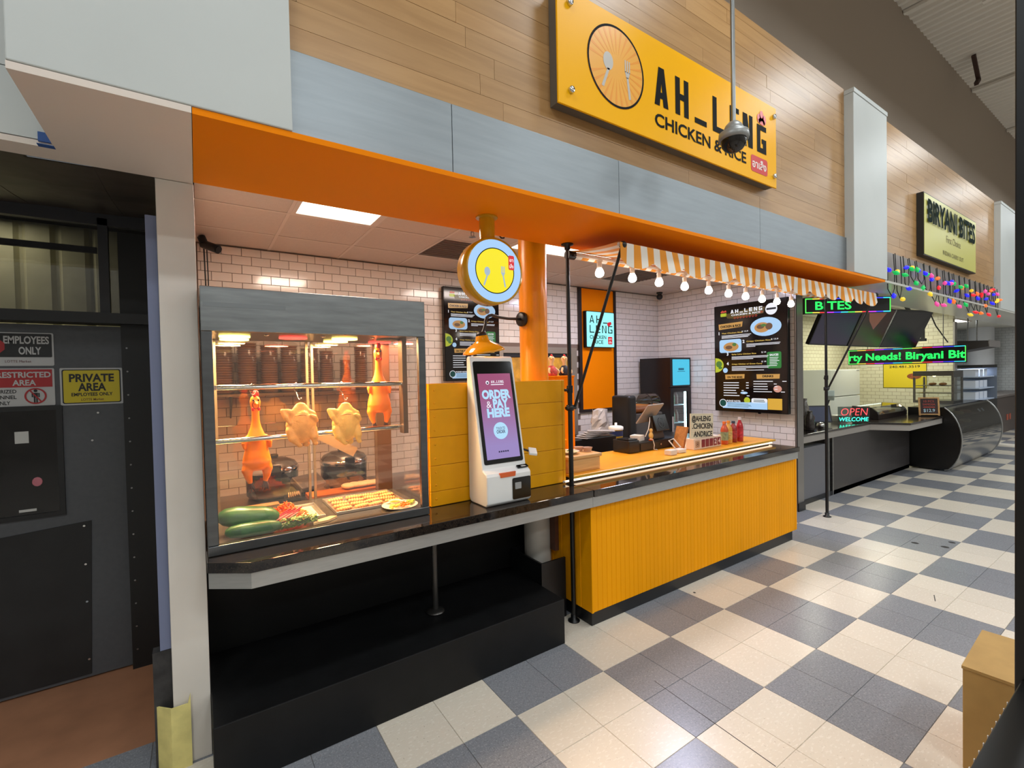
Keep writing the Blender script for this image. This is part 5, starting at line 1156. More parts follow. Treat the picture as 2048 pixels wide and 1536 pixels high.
# ================================================================ kitchen behind the shelf
bk = thing('back_worktop', 'dark low kitchen worktop behind the serving shelf', 'worktop', (.75, 1.9, 0))
MB().box((-.10, 1.55, .86), (2.30, 2.25, .90)).build('top', steel_dk, bk)
MB().box((-.08, 1.58, .02), (2.28, 2.22, .86)).build('cabinet', black, bk)
jd = thing('juice_dispenser', 'black countertop juice dispenser with clear curved tanks of orange drink', 'drink dispenser', (1.30, 1.90, .9))
MB().box((1.0, 1.78, .902), (1.14, 2.06, 1.46)).build('rear_tower', black_p, jd, bevel=.03, seg=3)
MB().box((1.14, 1.80, .902), (1.62, 2.06, 1.24)).build('base', M('disp_grey', (70, 66, 64), .35), jd, bevel=.01)
for x0, x1 in ((1.15, 1.44), (1.45, 1.60)):
    MB().cyl((x0, 1.93, 1.345), (x1, 1.93, 1.345), .125, n=28).build('tank', glass('tank_clear', (.86, .90, .90), .16), jd)
    mb = MB(); N = 16; a0, a1 = PI * 1.02, PI * 1.98
    mb.extr([(x0 + .004, 1.93 + .118 * cos(a0 + (a1 - a0) * i / N), 1.345 + .118 * sin(a0 + (a1 - a0) * i / N)) for i in range(N + 1)], (x1 - x0 - .008, 0, 0)); mb.build('juice', M('orange_juice', (236, 132, 20), .25), jd)
    MB().cyl((x1 - .004, 1.93, 1.345), (x1 + .004, 1.93, 1.345), .128, n=28).build('tank_band', black_p, jd)
fz = thing('drinks_fridge', 'tall black drinks fridge with a cyan lit header and glowing glass door in the corner', 'fridge', (2.6, 2.5, 0))
FX0, FX1, FY0, FY1 = 2.385, 2.845, 2.26, 2.80
fbk = M('fridge_black', (16, 14, 15), .3)
mb = MB(); mb.box((FX0, FY0 + .03, .02), (FX0 + .025, FY1, 1.93)).box((FX1 - .025, FY0 + .03, .02), (FX1, FY1, 1.93)).box((FX0 + .025, FY1 - .02, .02), (FX1 - .025, FY1, 1.93)).box((FX0 + .025, FY0 + .03, 1.52), (FX1 - .025, FY1 - .02, 1.93)).box((FX0 + .025, FY0 + .03, .02), (FX1 - .025, FY1 - .02, .16)); mb.build('cabinet', fbk, fz)
mb = MB()
for a, b in (((FX0, .10), (FX0 + .07, 1.50)), ((FX1 - .07, .10), (FX1, 1.50)), ((FX0 + .07, 1.44), (FX1 - .07, 1.50)), ((FX0 + .07, .10), (FX1 - .07, .16))): mb.box((a[0], FY0, a[1]), (b[0], FY0 + .028, b[1]))
dr_ = mb.build('door', fbk, fz)
MB().box((FX0 + .07, FY0 + .01, .16), (FX1 - .07, FY0 + .015, 1.44)).build('pane', glass('fridge_glass', (.85, .98, 1), .12), dr_)
MB().box((FX0 + .012, FY0 - .03, .80), (FX0 + .03, FY0 - .001, 1.10)).build('handle', chrome, dr_)
MB().box((FX0 + .0, FY0, 1.51), (FX1, FY0 + .028, 1.93)).build('header_frame', fbk, fz)
P = Pan((FX0 + .05, FY0 - .0005, 1.905), (1, 0, 0), (0, 0, 1), FX1 - FX0 - .075, .37)
b = MB(); P.rect(b, 0, 0, 1, 1, 0, .002, .01); b.build('lit_header', emis('fridge_header', (70, 196, 230), 1.0), fz)
b = MB(); [P.rect(b, .34 + q * .065, .34, .39 + q * .065, .42, .002) for q in range(5)]; P.rect(b, .28, .46, .72, .475, .002); b.build('lettering', emis('fridge_ink', (16, 70, 110), .5), fz)
MB().box((FX1 - .05, FY0 + .05, .2), (FX1 - .03, FY0 + .08, 1.48)).build('light_tube', emis('fridge_tube', (225, 248, 255), 14), fz)
for k, z in enumerate((.42, .70, .98, 1.24)):
    MB().box((FX0 + .03, FY0 + .08, z), (FX1 - .03, FY1 - .05, z + .012)).build('shelf', M('wire_white', (220, 226, 230), .4), fz)
    if z > .6:
        for q in range(4):
            x = FX0 + .08 + q * .075; c = random.Random(k * 7 + q).choice(((190, 40, 40), (220, 220, 226), (60, 120, 60), (120, 60, 40)))
            MB().lathe([(0, 0), (.026, 0), (.028, .004), (.028, .12), (.012, .16), (.012, .18), (0, .18)], (x, FY0 + .14, z + .013), n=14).build('fridge_bottle', M('fb_%d_%d' % (c[0], c[1]), c, .3),
                label='drink bottle in the glowing fridge, %s shelf, %s from the left' % (('', 'lower', 'middle', 'top')[k], ('first', 'second', 'third', 'last')[q]), cat='bottle', group='bottles in the fridge')
MB().lathe([(0, 0), (.07, 0), (.075, .01), (.075, .20), (.08, .205), (.08, .225), (.06, .235), (.012, .24), (.012, .27), (0, .27)], (.72, 1.72, .902), n=26).build('dressing_tub', [M('tub_yellow', (222, 180, 40), .4)], label='yellow tub with a white pump lid on the back worktop', cat='tub')
tb = bpy.data.objects['dressing_tub']
MB().lathe([(.0765, .13), (.0765, .19)], (.72, 1.72, .902), n=26).build('label_band', M('tub_navy', (40, 50, 90), .4), tb)
MB().lathe([(.082, .20), (.082, .23), (.06, .24), (.014, .245), (.014, .275), (0, .275)], (.72, 1.72, .902), n=26).build('lid', M('tub_white', (224, 220, 210), .4), tb)
mb = MB(); rb = random.Random(4); vs = []; n_, m_ = 14, 8
for j in range(m_ + 1):
    for i in range(n_):
        a = 2 * PI * i / n_; rr_ = (.15 - .05 * j / m_) * rb.uniform(.75, 1.15); vs.append((.835 + rr_ * cos(a), 2.09 + rr_ * sin(a) * .6, .902 + .40 * j / m_ * rb.uniform(.93, 1.03)))
mb.add(vs, [(j * n_ + i, j * n_ + (i + 1) % n_, (j + 1) * n_ + (i + 1) % n_, (j + 1) * n_ + i) for j in range(m_) for i in range(n_)] + [tuple(range(m_ * n_, m_ * n_ + n_))])
mb.build('plastic_bag', M('clear_bag', (206, 198, 190), .12, alpha=.75), label='crumpled clear plastic bag standing in front of the tiles', cat='bag')
bb_ = thing('black_appliance', 'low black kitchen appliance with papers on top behind the drawer box', 'appliance', (.1, 1.68, .9))
MB().box((-.08, 1.56, .902), (.56, 1.70, 1.07)).build('body', black_p, bb_, bevel=.01)
for k in range(5): MB(Matrix.Translation((.20 + .05 * k, 1.63, 1.075 + k * .012)) @ Matrix.Rotation(.3 - .25 * k, 4, 'Z')).box((-.14, -.08, -.001), (.14, .08, .001)).build('paper_sheet_loose', M('grey_paper', (150, 146, 142), .6, noise=(30, .2)), label='loose grey printed sheet on the black appliance, %s of the pile' % ('bottom', 'second', 'third', 'fourth', 'top')[k], cat='paper', group='loose sheets')

# ================================================================ kitchen behind the case
kt_ = thing('prep_table', 'steel prep table with rice cookers behind the display case', 'table', (-2.3, 1.7, 0))
MB().box((-3.05, 1.40, .86), (-1.2, 2.0, .90)).build('top', steel, kt_)
for x in (-3.0, -1.25):
    for y in (1.45, 1.95): MB().cyl((x, y, 0), (x, y, .86), .02, n=10).build('leg', steel, kt_)
zk = .902
def cooker(x, label):
    t = thing('rice_cooker', label, 'rice cooker', (x, 1.80, zk), 'rice cookers on the prep table')
    MB().lathe([(0, 0), (.15, 0), (.165, .02), (.17, .17), (.172, .175)], (x, 1.80, zk), n=30).build('pot', M('cooker_black', (58, 54, 50), .25, metal=.5), t)
    MB().lathe([(.172, .176), (.176, .19), (.176, .20), (.165, .215)], (x, 1.80, zk), n=30).build('rim', chrome, t)
    MB().lathe([(.168, .214), (.15, .24), (.10, .262), (.0, .272)], (x, 1.80, zk), n=30).build('lid', M('cooker_lid', (110, 104, 98), .25, metal=.6), t)
    MB().box((x - .04, 1.78, zk + .27), (x + .04, 1.83, zk + .295)).build('lid_handle', black_p, t, bevel=.008)
    MB().box((x - .035, 1.615, zk + .10), (x + .035, 1.635, zk + .24)).build('latch', black_p, t, bevel=.005)
cooker(-2.20, 'big dark rice cooker with a chrome rim right of the case centre'); cooker(-2.70, 'dark rice cooker seen behind the low rubber chicken')
cr_ = thing('cash_keypad', 'grey key terminal on a bracket behind the case glass', 'terminal', (-2.50, 1.42, zk))
MB(Matrix.Translation((-2.52, 1.46, zk + .13)) @ Matrix.Rotation(.5, 4, 'Z') @ Matrix.Rotation(.6, 4, 'X')).box((-.10, -.06, -.02), (.10, .06, .02)).build('keypad', M('keypad_grey', (80, 80, 84), .4), cr_, bevel=.006)
MB().box((-2.56, 1.45, zk), (-2.48, 1.52, zk + .11)).build('stand', black_p, cr_)
MB(Matrix.Translation((-2.395, 1.158, 1.315)) @ Matrix.Rotation(.55, 4, 'Y')).box((-.13, -.0015, -.03), (.13, .0015, .03)).build('price_card', M('card_white', (206, 212, 214), .4), label='white paper strip stuck behind the case glass below the raw chickens', cat='paper')
cb = thing('cutting_board', 'orange wooden cutting board behind the case trays', 'board', (-2.36, 1.30, .96))
MB().box((-2.56, 1.22, .957), (-2.10, 1.37, .985)).build('board', wood('board_orange', (206, 128, 62), var=0), cb, bevel=.004)
MB().box((-2.6, 1.20, .90), (-2.05, 1.39, .955)).build('stand_block', steel, cb)
tw = MB(); rt = random.Random(8)
for q in range(5): tw.ball((-2.30 + q * .045, 1.30 + .008 * (q % 2), 1.003), (.045, .06, .017), 14, 8)
tw.build('folded_towel', M('towel_cream', (226, 208, 176), .8), label='folded cream towel on the orange cutting board', cat='towel')
MB().box((-2.95, 1.21, .902), (-2.72, 1.37, .955)).build('pale_wood_block', wood('pale_board', (226, 198, 152), var=0), label='pale wooden block with utensils behind the melons', cat='block', bevel=.004)
ub = thing('utensil_box', 'small box of wooden chopsticks behind the case centre', 'box', (-2.62, 1.3, .957))
MB().box((-2.69, 1.23, .902), (-2.605, 1.36, .99)).build('box', black, ub)
for q in range(6): MB().bar((-2.675 + q * .012, 1.25, .995 + .002 * q), (-2.66 + q * .012, 1.36, 1.0), .005, .005).build('chopstick', wood('pale_board', (226, 198, 152), var=0), ub)
wsf = thing('wall_shelf', 'steel wall shelf carrying stacked lunch boxes behind the case', 'shelf', (-2.3, 2.68, 1.6))
MB().box((-3.05, 2.50, 1.60), (-1.45, 2.85, 1.62)).build('board', steel_dk, wsf)
for x in (-2.9, -1.6): MB().extr([(x, 2.85, 1.60), (x, 2.55, 1.598), (x, 2.85, 1.40)], (.012, 0, 0)).build('bracket', steel_dk, wsf)
lbm = M('lunch_box_brown', (158, 118, 82), .4, var=.12); nl = random.Random(2)
for k, (x, r, h) in enumerate(((-2.95, .075, .43), (-2.77, .075, .45), (-2.60, .07, .43), (-2.44, .07, .43), (-2.27, .075, .42), (-2.12, .06, .38), (-1.95, .05, .30), (-1.80, .06, .44))):
    t = thing('container_stack', ('tall sleeve of brown lunch containers on the wall shelf, %s from the left' % ords[k]), 'containers', (x, 2.66, 1.621), 'sleeves of containers on the wall shelf')
    nn_ = int(h / .021)
    for q in range(nn_):
        MB().lathe([(0, 0), (r * .88, 0), (r * .96, .013), (r, .0145), (r, .019), (0, .019)], (x + nl.uniform(-.002, .002), 2.66, 1.622 + q * .0205), n=16).build('container', lbm, t)
    MB().lathe([(r * 1.05, 0), (r * 1.06, h * .5), (r * 1.04, h), (r * .6, h + .015), (0, h + .02)], (x, 2.66, 1.622), n=16).build('plastic_sleeve', glass('sleeve_film', (.98, .96, .93), .05, .15), t)
# ================================================================ neighbouring stall
def brick_mat(name, c, g, sx=.155, sz=.079, axis='x', rough=.25):
    m = M(name, c, rough); nt = m.node_tree; L = nt.links
    ge = nt.nodes.new('ShaderNodeNewGeometry'); sp_ = nt.nodes.new('ShaderNodeSeparateXYZ'); cm = nt.nodes.new('ShaderNodeCombineXYZ')
    L.new(ge.outputs['Position'], sp_.inputs[0]); L.new(sp_.outputs[0 if axis == 'x' else 1], cm.inputs[0]); L.new(sp_.outputs[2], cm.inputs[1])
    bt = nt.nodes.new('ShaderNodeTexBrick'); bt.inputs['Scale'].default_value = 1; bt.inputs['Brick Width'].default_value = sx; bt.inputs['Row Height'].default_value = sz; bt.inputs['Mortar Size'].default_value = .004
    cl = lin(c); bt.inputs['Color1'].default_value = cl; bt.inputs['Color2'].default_value = (cl[0] * .94, cl[1] * .94, cl[2] * .93, 1); bt.inputs['Mortar'].default_value = lin(g)
    L.new(cm.outputs[0], bt.inputs['Vector']); L.new(bt.outputs['Color'], nt.nodes['Principled BSDF'].inputs['Base Color'])
    return m
MB().box((3.052, 2.862, 0), (9.72, 2.98, 2.90)).build('wall_back_next', brick_mat('cream_tile_x', (222, 218, 190), (170, 160, 130)), kind=STR)
MB().box((9.60, .93, 0), (9.72, 2.858, 2.90)).build('wall_right_next', brick_mat('cream_tile_y', (222, 218, 190), (170, 160, 130), axis='y'), kind=STR)
MB().box((9.585, .90, 0), (9.735, .928, 2.62)).build('trim_10', M('end_cap_steel', (150, 146, 142), .35, metal=.7), kind=STR)
MB().box((3.04, .602, 2.86), (22, 3.1, 2.90)).build('ceiling_next', M('ceiling_cream', (214, 212, 200), .7), kind=STR)
for x, lab in ((5.6, 'lit ceiling panel in the neighbouring stall behind the hanging screens'), (8.3, 'lit ceiling panel in the neighbouring stall above the warmer'), (12.6, 'lit ceiling panel in the far stall')):
    t = thing('ceiling_light', lab, 'ceiling light', (x, 1.7, 2.84), 'ceiling light panels of the next stalls')
    MB().box((x - .58, 1.42, 2.845), (x + .58, 1.98, 2.852)).build('diffuser', emis('troffer_cool', (250, 250, 240), 2.6), t)
    mb = MB()
    for a, b in (((x - .61, 1.39), (x + .61, 1.42)), ((x - .61, 1.98), (x + .61, 2.01)), ((x - .61, 1.42), (x - .58, 1.98)), ((x + .58, 1.42), (x + .61, 1.98))): mb.box((*a, 2.84), (*b, 2.859))
    mb.build('frame', tbar, t)
# counter
nc = thing('neighbour_counter', 'dark counter of the neighbouring stall with a grey stone top', 'counter', (5.4, 1.0, 0))
outl = [(3.04, .86), (5.22, .86), (5.48, .46), (7.0, .46), (7.0, 1.35), (3.04, 1.35)]
MB().extr([(x, y, .88) for x, y in outl], (0, 0, .03)).build('top', M('dark_stone', (46, 40, 38), .12, noise=(60, .3)), nc, bevel=.003)
def off_strip(o, z0, z1, d):
    return [(x, y) for x, y in o]
MB().extr([(x, y, .795) for x, y in ((3.05, .875), (5.225, .875), (5.485, .475), (6.99, .475), (6.99, .495), (5.495, .495), (5.235, .895), (3.05, .895))], (0, 0, .084)).build('edge_strip', M('edge_grey', (170, 164, 158), .4, metal=.3), nc)
MB().box((4.06, .90, .0), (6.98, 1.30, .794)).build('front_panel', M('charcoal_panel', (62, 58, 58), .4, noise=(5, .08)), nc)
MB().box((3.05, .915, .0), (3.86, 1.30, .72)).build('end_cabinet', M('grey_panel', (110, 110, 116), .45), nc)
for x in (3.90, 4.02): MB().box((x, .895, 0), (x + .035, .93, .79)).build('steel_post', steel, nc)
MB().box((3.05, .90, 0), (6.98, .912, .06)).build('kick', black, nc)
# curved glass deli case
dl = thing('curved_deli_case', 'refrigerated deli case with curved black and glass front', 'deli case', (8.3, .75, 0))
def arc_pts(n=14):
    pts = []
    for i in range(n + 1):
        a = -1.15 + i * (2.30) / n; pts.append((.62 - .36 * cos(a) - .02, .52 + .53 * sin(a) / .913))
    return pts
ap = arc_pts(); side = [(.93, .02)] + [(y, max(.02, z)) for y, z in ap] + [(.80, 1.04), (.93, 1.04)]
for x in (7.02, 9.62): MB().extr([(x, y, z) for y, z in side], (.03, 0, 0)).build('side_panel', M('deli_black', (10, 10, 11), .3), dl)
for x in (7.012, 9.652): MB().tube([(x, y, max(.02, z)) for y, z in ap], .012, 6).build('edge_trim', M('trim_grey', (160, 160, 158), .3, metal=.8), dl)
n_ = len(ap); cut = 6
def sheet(p, x0, x1):
    vs = [(x0, y, max(.02, z)) for y, z in p] + [(x1, y, max(.02, z)) for y, z in p]; k = len(p); return MB().add(vs, [(i, i + k, i + 1 + k, i + 1) for i in range(k - 1)], True)
sheet(ap[:cut + 1], 7.05, 9.62).build('lower_apron', M('deli_steel', (120, 122, 126), .2, metal=.8, noise=(4, .15), stretch=(.6, 6, 6)), dl)
sheet(ap[cut:], 7.05, 9.62).build('curved_glass', glass('deli_glass', (.30, .36, .40), .22), dl)
MB().box((7.05, .52, .02), (9.62, .93, .50)).build('body', black, dl)
MB().box((7.05, .55, 1.0), (9.62, .93, 1.04)).build('top', M('deli_top', (90, 92, 96), .25, metal=.6), dl)
for z in (.62, .80): MB().box((7.06, .50, z), (9.61, .92, z + .012)).build('shelf', M('deli_shelf', (60, 60, 64), .3, metal=.5), dl)
rx = random.Random(21)
for zi, z in enumerate((.512, .633, .813)):
    for k in range(5):
        x = 7.35 + k * .48; c = rx.choice(((190, 170, 120), (150, 90, 50), (200, 196, 190), (110, 120, 70)))
        MB().lathe([(0, 0), (.07, 0), (.085, .04), (.06, .06), (0, .065)], (x, .68, z), n=12).build('food_tub', M('tub_%d_%d' % (c[0], c[1]), c, .4), label='tub of food in the curved deli case, %s shelf, %s from the counter' % (('bottom', 'middle', 'top')[zi], ('first', 'second', 'third', 'fourth', 'last')[k]), cat='tub', group='tubs in the deli case')
for x in (8.9, 9.15): MB(Matrix.Translation((x, .415, .90)) @ Matrix.Rotation(-.6, 4, 'X')).box((-.04, -.004, -.03), (.04, .004, .03)).build('price_tag', M('tag_white', (226, 226, 226), .5), dl)
# long glass topped counter case
gc = thing('glass_countertop_case', 'low black countertop case with curved glass lid on the neighbour counter', 'display case', (6.5, 1.05, .91))
prof = [(.92, .912), (.92, .99), (.94, 1.03), (1.02, 1.10), (1.28, 1.115), (1.28, .912)]
for x in (5.70, 6.90): MB().extr([(x, y, z) for y, z in prof], (.05, 0, 0)).build('end_cap', M('case_brown_black', (34, 26, 26), .3), gc, bevel=.006)
MB().box((5.75, .93, .912), (6.90, 1.28, .985)).build('base', M('case_brown_black', (34, 26, 26), .3), gc)
p = prof[1:5]; vs = [(5.75, y, z) for y, z in p] + [(6.90, y, z) for y, z in p]
MB().add(vs, [(i, i + 4, i + 5, i + 1) for i in range(3)]).build('glass_lid', glass('lid_glass', (.8, .88, .88), .35), gc)
for k in range(4): 
    x = 5.92 + k * .28; c = ((200, 190, 160), (120, 70, 40), (190, 150, 70))[k % 3]
    MB().box((x - .12, .98, .986), (x + .12, 1.24, 1.03)).build('food_pan', M('pan_%d' % c[0], c, .5, noise=(40, .3)), gc, bevel=.01)
MB().box((5.8, 1.255, 1.09), (6.85, 1.27, 1.105)).build('light_tube', emis('case_tube', (240, 255, 245), 4), gc)
# hot food warmer
wm = thing('food_warmer', 'tall glass food warmer with steel frame standing on the deli case', 'food warmer', (8.4, .75, 1.04))
wx0, wx1, wy0, wy1 = 8.25, 8.85, .62, 1.20
mb = MB()
for x in (wx0, wx1 - .03):
    for y in (wy0, wy1 - .03): MB().box((x, y, 1.091), (x + .03, y + .03, 1.52)).build('frame_post', steel, wm)
MB().box((wx0, wy0, 1.60), (wx1, wy1, 1.64)).box((wx0, wy0, 1.52), (wx1, wy0 + .03, 1.60)).box((wx0, wy0 + .03, 1.55), (wx0 + .03, wy1, 1.60)).build('hood', steel, wm)
MB().box((wx0, wy0, 1.042), (wx1, wy1, 1.09)).build('base', steel, wm)
for z in (1.22, 1.36): MB().box((wx0 + .03, wy0 + .03, z), (wx1 - .03, wy1 - .03, z + .008)).build('rack', steel_dk, wm)
MB().box((wx0 + .01, wy0 + .03, 1.09), (wx0 + .014, wy1 - .03, 1.55)).build('glass_side', glass('warmer_glass', (.95, .97, .95), .12), wm)
MB().box((wx0 + .03, wy0 + .01, 1.09), (wx1 - .03, wy0 + .014, 1.52)).build('glass_front', glass('warmer_glass', (.95, .97, .95), .12), wm)
MB().ball((8.5, .95, 1.56), .03, 12, 8).build('bulb', emis('warmer_bulb', (255, 226, 170), 8), wm)
for k in range(4): MB().ball((8.42 + (k % 2) * .12, .82 + (k // 2) * .15, 1.395), (.06, .045, .025), 12, 7).build('pastry', M('pastry', (196, 132, 70), .5), label='golden pastry on the warmer rack, %s' % ('front left', 'front right', 'rear left', 'rear right')[k], cat='pastry', group='pastries in the warmer')
# chalk board
cbd = thing('framed_chalkboard', 'small wood framed chalkboard with a chalked price of $12.9 on the counter corner', 'chalkboard', (6.85, .60, .91))
P = Pan((6.76, .72, 1.222), (.62, -.78, 0), (.05, .05, 1), .28, .30)
b = MB(); P.rect(b, .08, .07, .92, .90, -.006, .006); b.build('slate', M('slate', (52, 30, 28), .6), cbd)
fr = MB()
for q in ((0, 0, 1, .07), (0, .90, 1, .96), (0, .07, .08, 1.0), (.92, .07, 1, 1.0)): P.rect(fr, *q, -.008, .014)
fr.build('frame', wood('chalk_frame', (206, 160, 104), var=0), cbd)
b = MB(); P.text(b, '10 PCS', .5, .27, .10, .5, d=.002); P.text(b, 'SAMOSA', .5, .44, .10, .6, d=.002); P.lines(b, .22, .52, (.56,), .04, .05); b.build('chalk_red', M('chalk_red', (190, 80, 70), .8), cbd)
b = MB(); P.text(b, '$12.9', .5, .80, .16, .55, off=.01, d=.002); b.build('chalk_blue', M('chalk_blue', (180, 214, 230), .8), cbd)
# OPEN WELCOME neon
on = thing('open_welcome_sign', 'acrylic neon sign reading OPEN in red and WELCOME in green on the counter', 'neon sign', (4.9, .98, .91))
P = Pan((4.80, 1.13, 1.155), (.76, -.65, 0), (0, 0, 1), .44, .235)
b = MB(); P.rect(b, 0, 0, 1, 1, -.004, .003); b.build('acrylic', glass('acrylic_dark', (.45, .5, .5), .12), on)
b = MB(); P.text(b, 'OPEN', .52, .56, .46, .84, off=-.02, d=.004, sh=.15); b.build('red_neon', emis('neon_red', (255, 70, 74), 3.0), on)
b = MB(); P.text(b, 'WELCOME', .5, .92, .24, .92, off=-.005, d=.004, sh=.12); b.build('green_neon', emis('neon_teal', (50, 240, 196), 4.0), on)
# scrolling led sign facing along the aisle
def led(name, label, O, R, Wd, H, txt, h, w, uu, vv, off=.02):
    R = V(R).normalized(); N = R.cross(V((0, 0, 1))); t = thing(name, label, 'led sign', V(O) + R * Wd / 2 - V((0, 0, H)))
    P = Pan(O, R, (0, 0, 1), Wd, H)
    MB().extr([P.p(0, 0, -.05), P.p(1, 0, -.05), P.p(1, 1, -.05), P.p(0, 1, -.05)], N * .05).build('housing', black_p, t)
    b = MB(); P.text(b, txt, uu, vv, h, w, 'l', off, .003); b.build('led_lettering', emis('led_green', (40, 245, 96), 1.5), t)
    bw = .012 / Wd; bh = .012 / H; cols = ((90, 240, 90), (250, 220, 80), (250, 60, 60), (200, 60, 250), (60, 70, 255), (60, 220, 250)); n = 12
    for k in range(n):
        c = emis('led_edge_%d' % (k % 6), cols[k % 6], 1.4); b = MB(); P.rect(b, .008 + k * .984 / n, .05, .008 + (k + 1) * .984 / n, .05 + bh, .001); P.rect(b, .008 + k * .984 / n, .95 - bh, .008 + (k + 1) * .984 / n, .95, .001); b.each('led_edge', c, t)
    b = MB(); P.rect(b, .004, .05, .004 + bw, .95, .001); P.rect(b, .996 - bw, .05, .996, .95, .001); b.each('led_edge', emis('led_edge_0', cols[0], 1.4), t)
    return t
led('scrolling_led_sign', 'black scrolling led sign with green words Needs! Biryani Bites over the counter', (7.6, 2.03, 2.085), (0, -1, 0), 1.72, .30, 'rty Needs! Biryani Bit', .42, .985, .008, .72, .03)
MB().cyl((7.58, 1.7, 2.086), (7.58, 1.7, 2.859), .006, n=6).cyl((7.58, .6, 2.086), (7.58, .6, 2.859), .006, n=6).build('hanger_wire', steel, bpy.data.objects['scrolling_led_sign'])
led('corner_led_sign', 'black led sign with rainbow edge reading BITES behind the awning end', (3.10, .82, 2.605), (.83, -.56, 0), 1.06, .20, 'BITES', .48, .42, .12, .74)
# tilted tv screens
tvs = M('tv_violet', (38, 26, 58), .30, emit=.06, ec=(80, 50, 130)); tvb = M('tv_brown', (60, 40, 40), .30, emit=.05, ec=(140, 90, 70))  # dim violet and brown painted in for the floor reflected in the screens
for k, (x, w_, m_, lab) in enumerate(((4.02, 1.22, tvs, 'dark violet hanging screen nearest the awning'), (5.28, 1.22, tvb, 'middle hanging screen with a brown picture'), (6.56, .92, M('tv_black', (22, 20, 22), .25), 'last black hanging screen turned from the row'))):
    t = thing('hanging_screen', lab, 'screen', (x + w_ / 2, 1.05, 2.1), 'tilted screens of the next stall')
    dx = (.0, -.0, .25)[k]; O = V((x, .93, 2.68)); R = V((w_, -dx, 0)).normalized(); U = V((0, -.24, .58)).normalized(); P = Pan(O, R, U, w_, .66)
    b = MB(); P.rect(b, 0, 0, 1, 1, -.05, .05); b.build('housing', black_p, t)
    b = MB(); P.rect(b, .015, .03, .985, .97, .0005, .001); b.build('panel', m_, t)
    if k == 1:
        b = MB(); P.poly(b, [(.15, .08), (.75, .10), (.55, .55), (.30, .35)], .002); b.build('picture', M('tv_reflection', (150, 100, 80), .2, emit=.2, ec=(170, 110, 84)), t)  # brown patch painted as part of the reflected floor
    MB().bar(P.p(.5, .1, -.06), P.p(.5, .1, -.06) + V((0, .1, 2.86 - P.p(.5, .1, -.06).z)), .05, .05).build('ceiling_arm', black_p, t)
MB().box((8.05, .98, 2.25), (8.10, 1.03, 2.859)).box((8.03, .96, 2.20), (8.12, 1.05, 2.25)).build('ceiling_drop_pole', black_p, label='black drop pole hanging from the ceiling over the led sign', cat='pole')
MB().tube([(8.3, 1.0, 2.859), (8.6, .95, 2.5), (9.2, .92, 2.2)], .012, 6).build('hanging_cable', black_p, label='slack black cable running down to the far hood', cat='cable')
# white fridge, yellow poster
wf = thing('white_fridge', 'pale grey white fridge with two doors in the corner of the neighbouring stall', 'fridge', (8.4, 2.5, 0))
wfm = M('fridge_white', (206, 210, 204), .4)
MB().box((7.35, 2.30, .03), (8.78, 2.84, 1.70)).build('body', wfm, wf, bevel=.01)
MB().box((7.36, 2.25, 1.155), (8.77, 2.298, 1.695)).build('upper_door', wfm, wf, bevel=.008)
MB().box((7.36, 2.25, .05), (8.77, 2.298, 1.14)).build('lower_door', wfm, wf, bevel=.008)
MB().box((8.60, 2.246, 1.665), (8.74, 2.2495, 1.68)).build('badge', M('badge', (90, 96, 96), .4), wf)
yp = thing('yellow_phone_poster', 'yellow poster with the phone number 240.481.3519 under the led sign', 'poster', (9.59, 1.8, 1.3))
P = Pan((9.598, 2.10, 1.80), (0, -1, 0), (0, 0, 1), .76, .53)
b = MB(); P.rect(b, 0, 0, 1, 1, 0, .003); b.build('border', M('poster_dark', (70, 66, 30), .5), yp)
b = MB(); P.rect(b, .015, .02, .985, .98, .003, .001); b.build('sheet', M('poster_yellow', (226, 202, 40), .5), yp)
b = MB(); P.text(b, '240.481.3519', .5, .17, .09, .70, off=.02, d=.005); b.build('lettering', M('poster_ink', (50, 44, 20), .5), yp)
b = MB(); P.ell(b, .72, .52, .16, .12, .0045, .0005); b.build('dish_picture', M('poster_food', (150, 76, 40), .5, noise=(60, .4)), yp)
# counter clutter
ip = thing('register_tablet', 'dark tablet register on a stand at the near end of the neighbour counter', 'tablet', (4.45, 1.25, .91))
P = Pan((4.18, 1.32, 1.195), (.80, -.60, 0), (.15, .20, .95), .36, .25)
b = MB(); P.rect(b, 0, 0, 1, 1, -.014, .014, .01); b.build('case', black_p, ip)
b = MB(); P.rect(b, .06, .07, .94, .93, .0005, .001); b.build('screen', M('tablet_screen', (70, 74, 90), .15, emit=.12, ec=(110, 120, 150)), ip)
MB().extr([(4.28, 1.22, .912), (4.42, 1.12, .912), (4.42, 1.22, 1.02), (4.28, 1.32, 1.02)], (.05, .06, 0)).build('stand', black_p, ip)
MB().lathe([(0, 0), (.035, .004), (.05, .03), (.045, .06), (.02, .078), (0, .08)], (3.98, 1.02, .912), n=20).build('chrome_ball_bell', chrome, label='round chrome ball next to the tablet register', cat='bell')
for k, (x, y, h, c) in enumerate(((3.70, 1.10, .42, (120, 116, 112)), (3.62, 1.00, .26, (70, 66, 64)), (3.80, 1.22, .34, (160, 150, 140)), (3.55, 1.2, .5, (90, 84, 80)))):
    MB().lathe([(0, 0), (.05, 0), (.055, .01), (.055, h * .7), (.03, h * .85), (.03, h), (0, h)], (x, y, .911), n=16).build('condiment_bottle', M('cond_%d' % c[0], c, .25, metal=.3, noise=(30, .4)), label=('dull grey bottle', 'short dark bottle', 'pale bottle', 'tall dark bottle')[k] + ' among the clutter beside the white tiled wall end', cat='bottle', group='clutter bottles on the neighbour counter')
cf = thing('desk_arm_light', 'small white box on a black gooseneck beside the register', 'device', (4.75, 1.3, .91))
MB().tube([(4.70, 1.30, .912), (4.75, 1.30, 1.05), (4.80, 1.28, 1.15), (4.84, 1.26, 1.25)], .012, 8).build('neck', black_p, cf)
